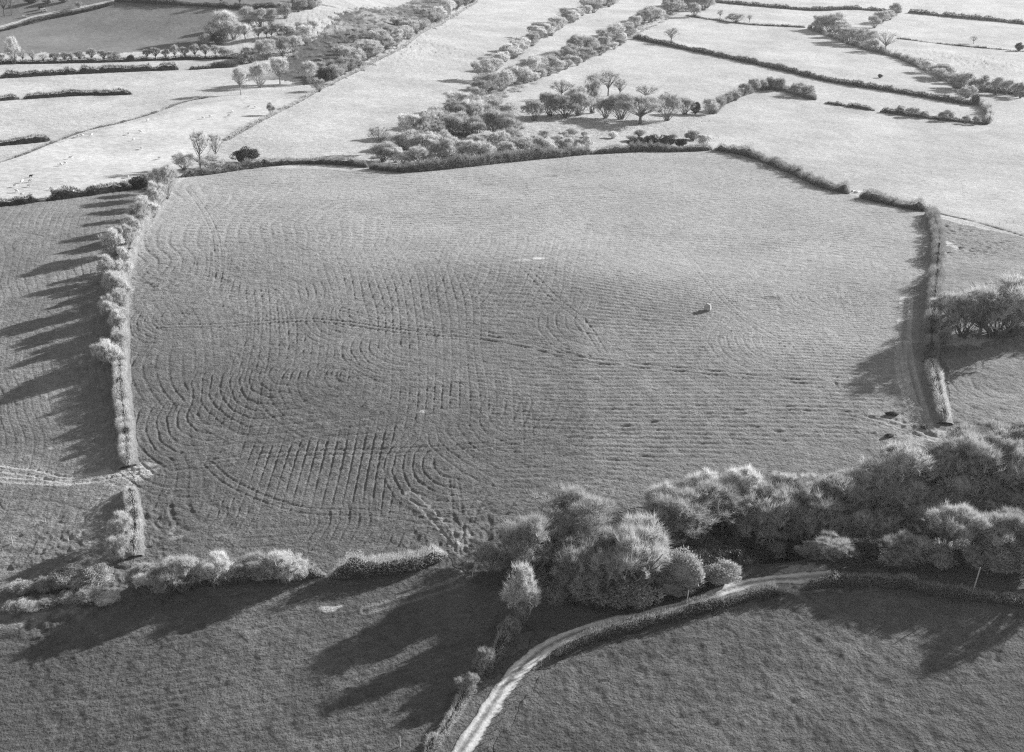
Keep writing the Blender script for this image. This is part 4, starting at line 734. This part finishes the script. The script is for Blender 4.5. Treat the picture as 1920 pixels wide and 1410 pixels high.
# ------------------------------------------------------------------ stones, posts, small things
def rock(name, px, py, sx, sy, sz, material, label, cat, seed, group=None, pointed=.35, planes=None, cut=(.62, .9)):
    import bmesh
    bm = bmesh.new(); bmesh.ops.create_icosphere(bm, subdivisions=4, radius=1); r = np.random.default_rng(seed)
    pl = unit(np.array(planes, float) if planes else r.normal(size=(9, 3))); dd = r.uniform(*cut, len(pl))
    for v in bm.verts:
        c = np.array(v.co)
        for n_, d_ in zip(pl, dd):
            k = c@n_ - d_
            if k > 0: c = c - n_*k*.95
        c += .06*np.array([noise(c[0]*3+7, c[1]*3+c[2]*2, seed)-.5, noise(c[1]*3+7, c[2]*3+c[0]*2, seed+1)-.5, noise(c[2]*3, c[0]*3+4, seed+2)-.5])
        t = 1-pointed*max(0, c[2]); v.co = Vector((c[0]*sx/2*t, c[1]*sy/2*t, (c[2]*.5+.38)*sz))
    me = bpy.data.meshes.new(name); bm.to_mesh(me); bm.free(); me.materials.append(material)
    p = g(px, py); o = link(name, me, None, p); o.rotation_euler = (0, 0, r.uniform(0, 3)); return tag(o, label, cat, group)
st = rock('standing_stone', 1327, 581, 2.35, 2.0, 2.5, M['pstone'], 'pale standing stone alone in the right half of the big field', 'standing stone', 5, pointed=.12, planes=[(1, 0, .1), (-1, .1, .15), (.1, 1, .1), (-.08, -1, .12), (.1, .1, 1), (.7, .5, .6), (-.6, -.5, .7)], cut=(.56, .72))
st.rotation_euler = (0, .05, R(-28))
rock('boulder', 1340, 1040, 2.6, 1.6, 1.3, M['rubble'], 'white boulder on the bank behind the leafy bush by the track', 'boulder', 8)
rock('boulder', 1605, 362, 2.4, 1.4, 1.2, M['rubble'], 'larger pale boulder in the gap of the slanting hedge', 'boulder', 9)
rock('boulder', 1598, 360, 1.5, 1.0, .9, M['rubble'], 'smaller pale boulder in the gap of the slanting hedge', 'boulder', 10)
rock('earth_mound', 1672, 778, 3.4, 1.6, 1.0, M['earth'], 'dark low mound of earth above the worn tracks at right', 'mound', 12)
rock('earth_mound', 1668, 818, 2.4, 1.3, .8, M['earth'], 'dark earth lump above the smooth dome-crowned tree', 'mound', 13)
rock('earth_mound', 1732, 803, 1.6, 1.0, .6, M['earth'], 'small dark earth lump between the worn tracks', 'mound', 14)
for i, (x, y, s, l) in enumerate(((1762, 640, 1.0, 'left'), (1790, 634, 1.3, 'second'), (1815, 632, 1.1, 'third'), (1858, 628, 1.5, 'right'))):
    rock('rock', x, y, s*1.6, s, s*.8, M['stone'], f'pale rock on the stony bank under the bare trees, {l} of four', 'rock', 20+i, 'rocks on the stony bank')
def post(px, py, hpx, r0, label, cat='post', name='fence_post', lean=(0, 0), group=None):
    p = g(px, py); h = hpx/(pxm(p)*.93); k = 8; zs = [-.5, 0, h*.5, h-.05, h]; rs = [r0, r0, r0*.9, r0*.8, r0*.5]
    V = [(math.cos(a)*r+lean[0]*max(0, z), math.sin(a)*r+lean[1]*max(0, z), z) for z, r in zip(zs, rs) for a in np.arange(k)*2*math.pi/k]
    F = [(i*k+j, i*k+(j+1) % k, (i+1)*k+(j+1) % k, (i+1)*k+j) for i in range(4) for j in range(k)]+[tuple(range(4*k, 5*k))]
    mb = MB(); mb.add(V, F); o = link(name, mb.mesh(name, M['wood'], True), None, p); return tag(o, label, cat, group)
post(1823, 1114, 54, .12, 'tall pale wooden pole by the hedge below the wood', 'pole', 'utility_pole', (.12, 0))
post(1286, 1140, 36, .1, 'thin post leaning beside the farm track under the ivy-covered tree', 'post', 'fence_post', (.08, 0))
post(85, 979, 9, .11, 'pale post standing in the left field below the dry tracks'); post(23, 1020, 14, .11, 'pale post near the left edge of the left field')
post(886, 1082, 10, .12, 'gate post at the trampled gateway beside the wood', 'post', 'gate_post')
post(1480, 1104, 12, .12, 'gate post at the end of the trimmed track hedge', 'post', 'gate_post'); post(750, 1400, 22, .1, 'thin post beside the track at the bottom edge')
def fence(pxs, n, label, h=1.1):
    P = path(pxs, 1.0); ix = np.linspace(0, len(P)-1, n).astype(int); Q = P[ix]; z = macro(Q[:, 0], Q[:, 1])
    o = np.array([Q[n//2, 0], Q[n//2, 1], z[n//2]]); e = empty('wire_fence', o); tag(e, label, 'fence')
    for i in range(n):
        V, F = tubes([np.array([Q[i, 0], Q[i, 1], z[i]-.3])-o], [np.array([Q[i, 0], Q[i, 1], z[i]+h])-o], [.07], [.06], 6); mb = MB(); mb.addn(V, F); mb.add(V[6:], [tuple(range(6))]); link('fence_post', mb.mesh('fence_post', M['wood']), e)
    A, B = [], []
    for hh in (.35, .7, 1.0):
        p = np.stack([Q[:, 0], Q[:, 1], z+hh], 1)-o; A.append(p[:-1]); B.append(p[1:])
    V, F = tubes(np.vstack(A), np.vstack(B), [.008]*(3*(n-1)), [.008]*(3*(n-1)), 3); mb = MB(); mb.addn(V, F); link('wire', mb.mesh('wire', M['wire']), e)
fence([(918, 1408), (950, 1345), (985, 1290), (1002, 1262), (1030, 1236)], 12, 'wire fence on posts between the track and the lower right field')
fence([(250, 177), (330, 173)], 9, 'thin post fence continuing the dark hedge across the pale field')
fence([(1780, 420), (1840, 425), (1900, 418)], 8, 'thin wire fence near the ditch in the right-hand field')
def van(px, py, rz, label, sc=1.0):
    p = g(px, py); e = empty('van', (p[0], p[1], p[2]+.15)); e.rotation_euler = (0, 0, rz); e.scale = (sc,)*3; tag(e, label, 'van')
    prof = [(-2.3, .35), (2.3, .35), (2.4, .9), (1.7, 1.15), (1.1, 1.95), (.8, 2.05), (-2.2, 2.05), (-2.35, 1.2)]; k = len(prof)
    V = [(x, s, z) for s in (-.92, .92) for x, z in prof]; mb = MB(); mb.add(V, [tuple(range(k)), tuple(range(k, 2*k))[::-1]]+[(i, i+k, (i+1) % k+k, (i+1) % k) for i in range(k)]); link('body', mb.mesh('body', M['white']), e)
    mb = MB(); mb.add([(1.68, -.8, 1.2), (1.68, .8, 1.2), (1.15, .75, 1.93), (1.15, -.75, 1.93)], [(0, 1, 2, 3)]); mb.v[0] += [.03, 0, .02]; link('windscreen', mb.mesh('windscreen', M['glass']), e)
    for s in (-1, 1):
        mb = MB(); mb.add(*box_vf(.75, s*.925, 1.5, .8, .02, .5)); link('side_window', mb.mesh('side_window', M['glass']), e)
        for x in (-1.45, 1.45):
            V, F = tubes([[x, s*.7, .35]], [[x, s*.95, .35]], [.34], [.34], 14); mb = MB(); mb.addn(V, F); mb.add(V[14:], [tuple(range(14))]); link('wheel', mb.mesh('wheel', M['tyre']), e)
van(82, 22, .35, 'white van on the country lane at the top left'); van(46, 33, .4, 'smaller white vehicle farther down the country lane', .7)

# ------------------------------------------------------------------ haze
HZ = .00005
def haze():
    lo, hi = -60.0, 125.0
    V, F = box_vf(0, 1200, (lo+hi)/2, 6000, 3300, hi-lo); mb = MB(); mb.add(V, F)
    m = bpy.data.materials.new('haze'); m.use_nodes = True; nt = m.node_tree; nt.nodes.clear()
    o = nt.nodes.new('ShaderNodeOutputMaterial'); v = nt.nodes.new('ShaderNodeVolumePrincipled'); v.inputs['Color'].default_value = (.95, .95, .95, 1); v.inputs['Density'].default_value = HZ; v.inputs['Anisotropy'].default_value = .3
    m.cycles.volume_sampling = 'EQUIANGULAR'; nt.links.new(v.outputs[0], o.inputs['Volume']); tag(link('haze', mb.mesh('haze', m)), 'thin pale haze over the far fields', None, None, 'stuff')
if HZ > 0: haze()
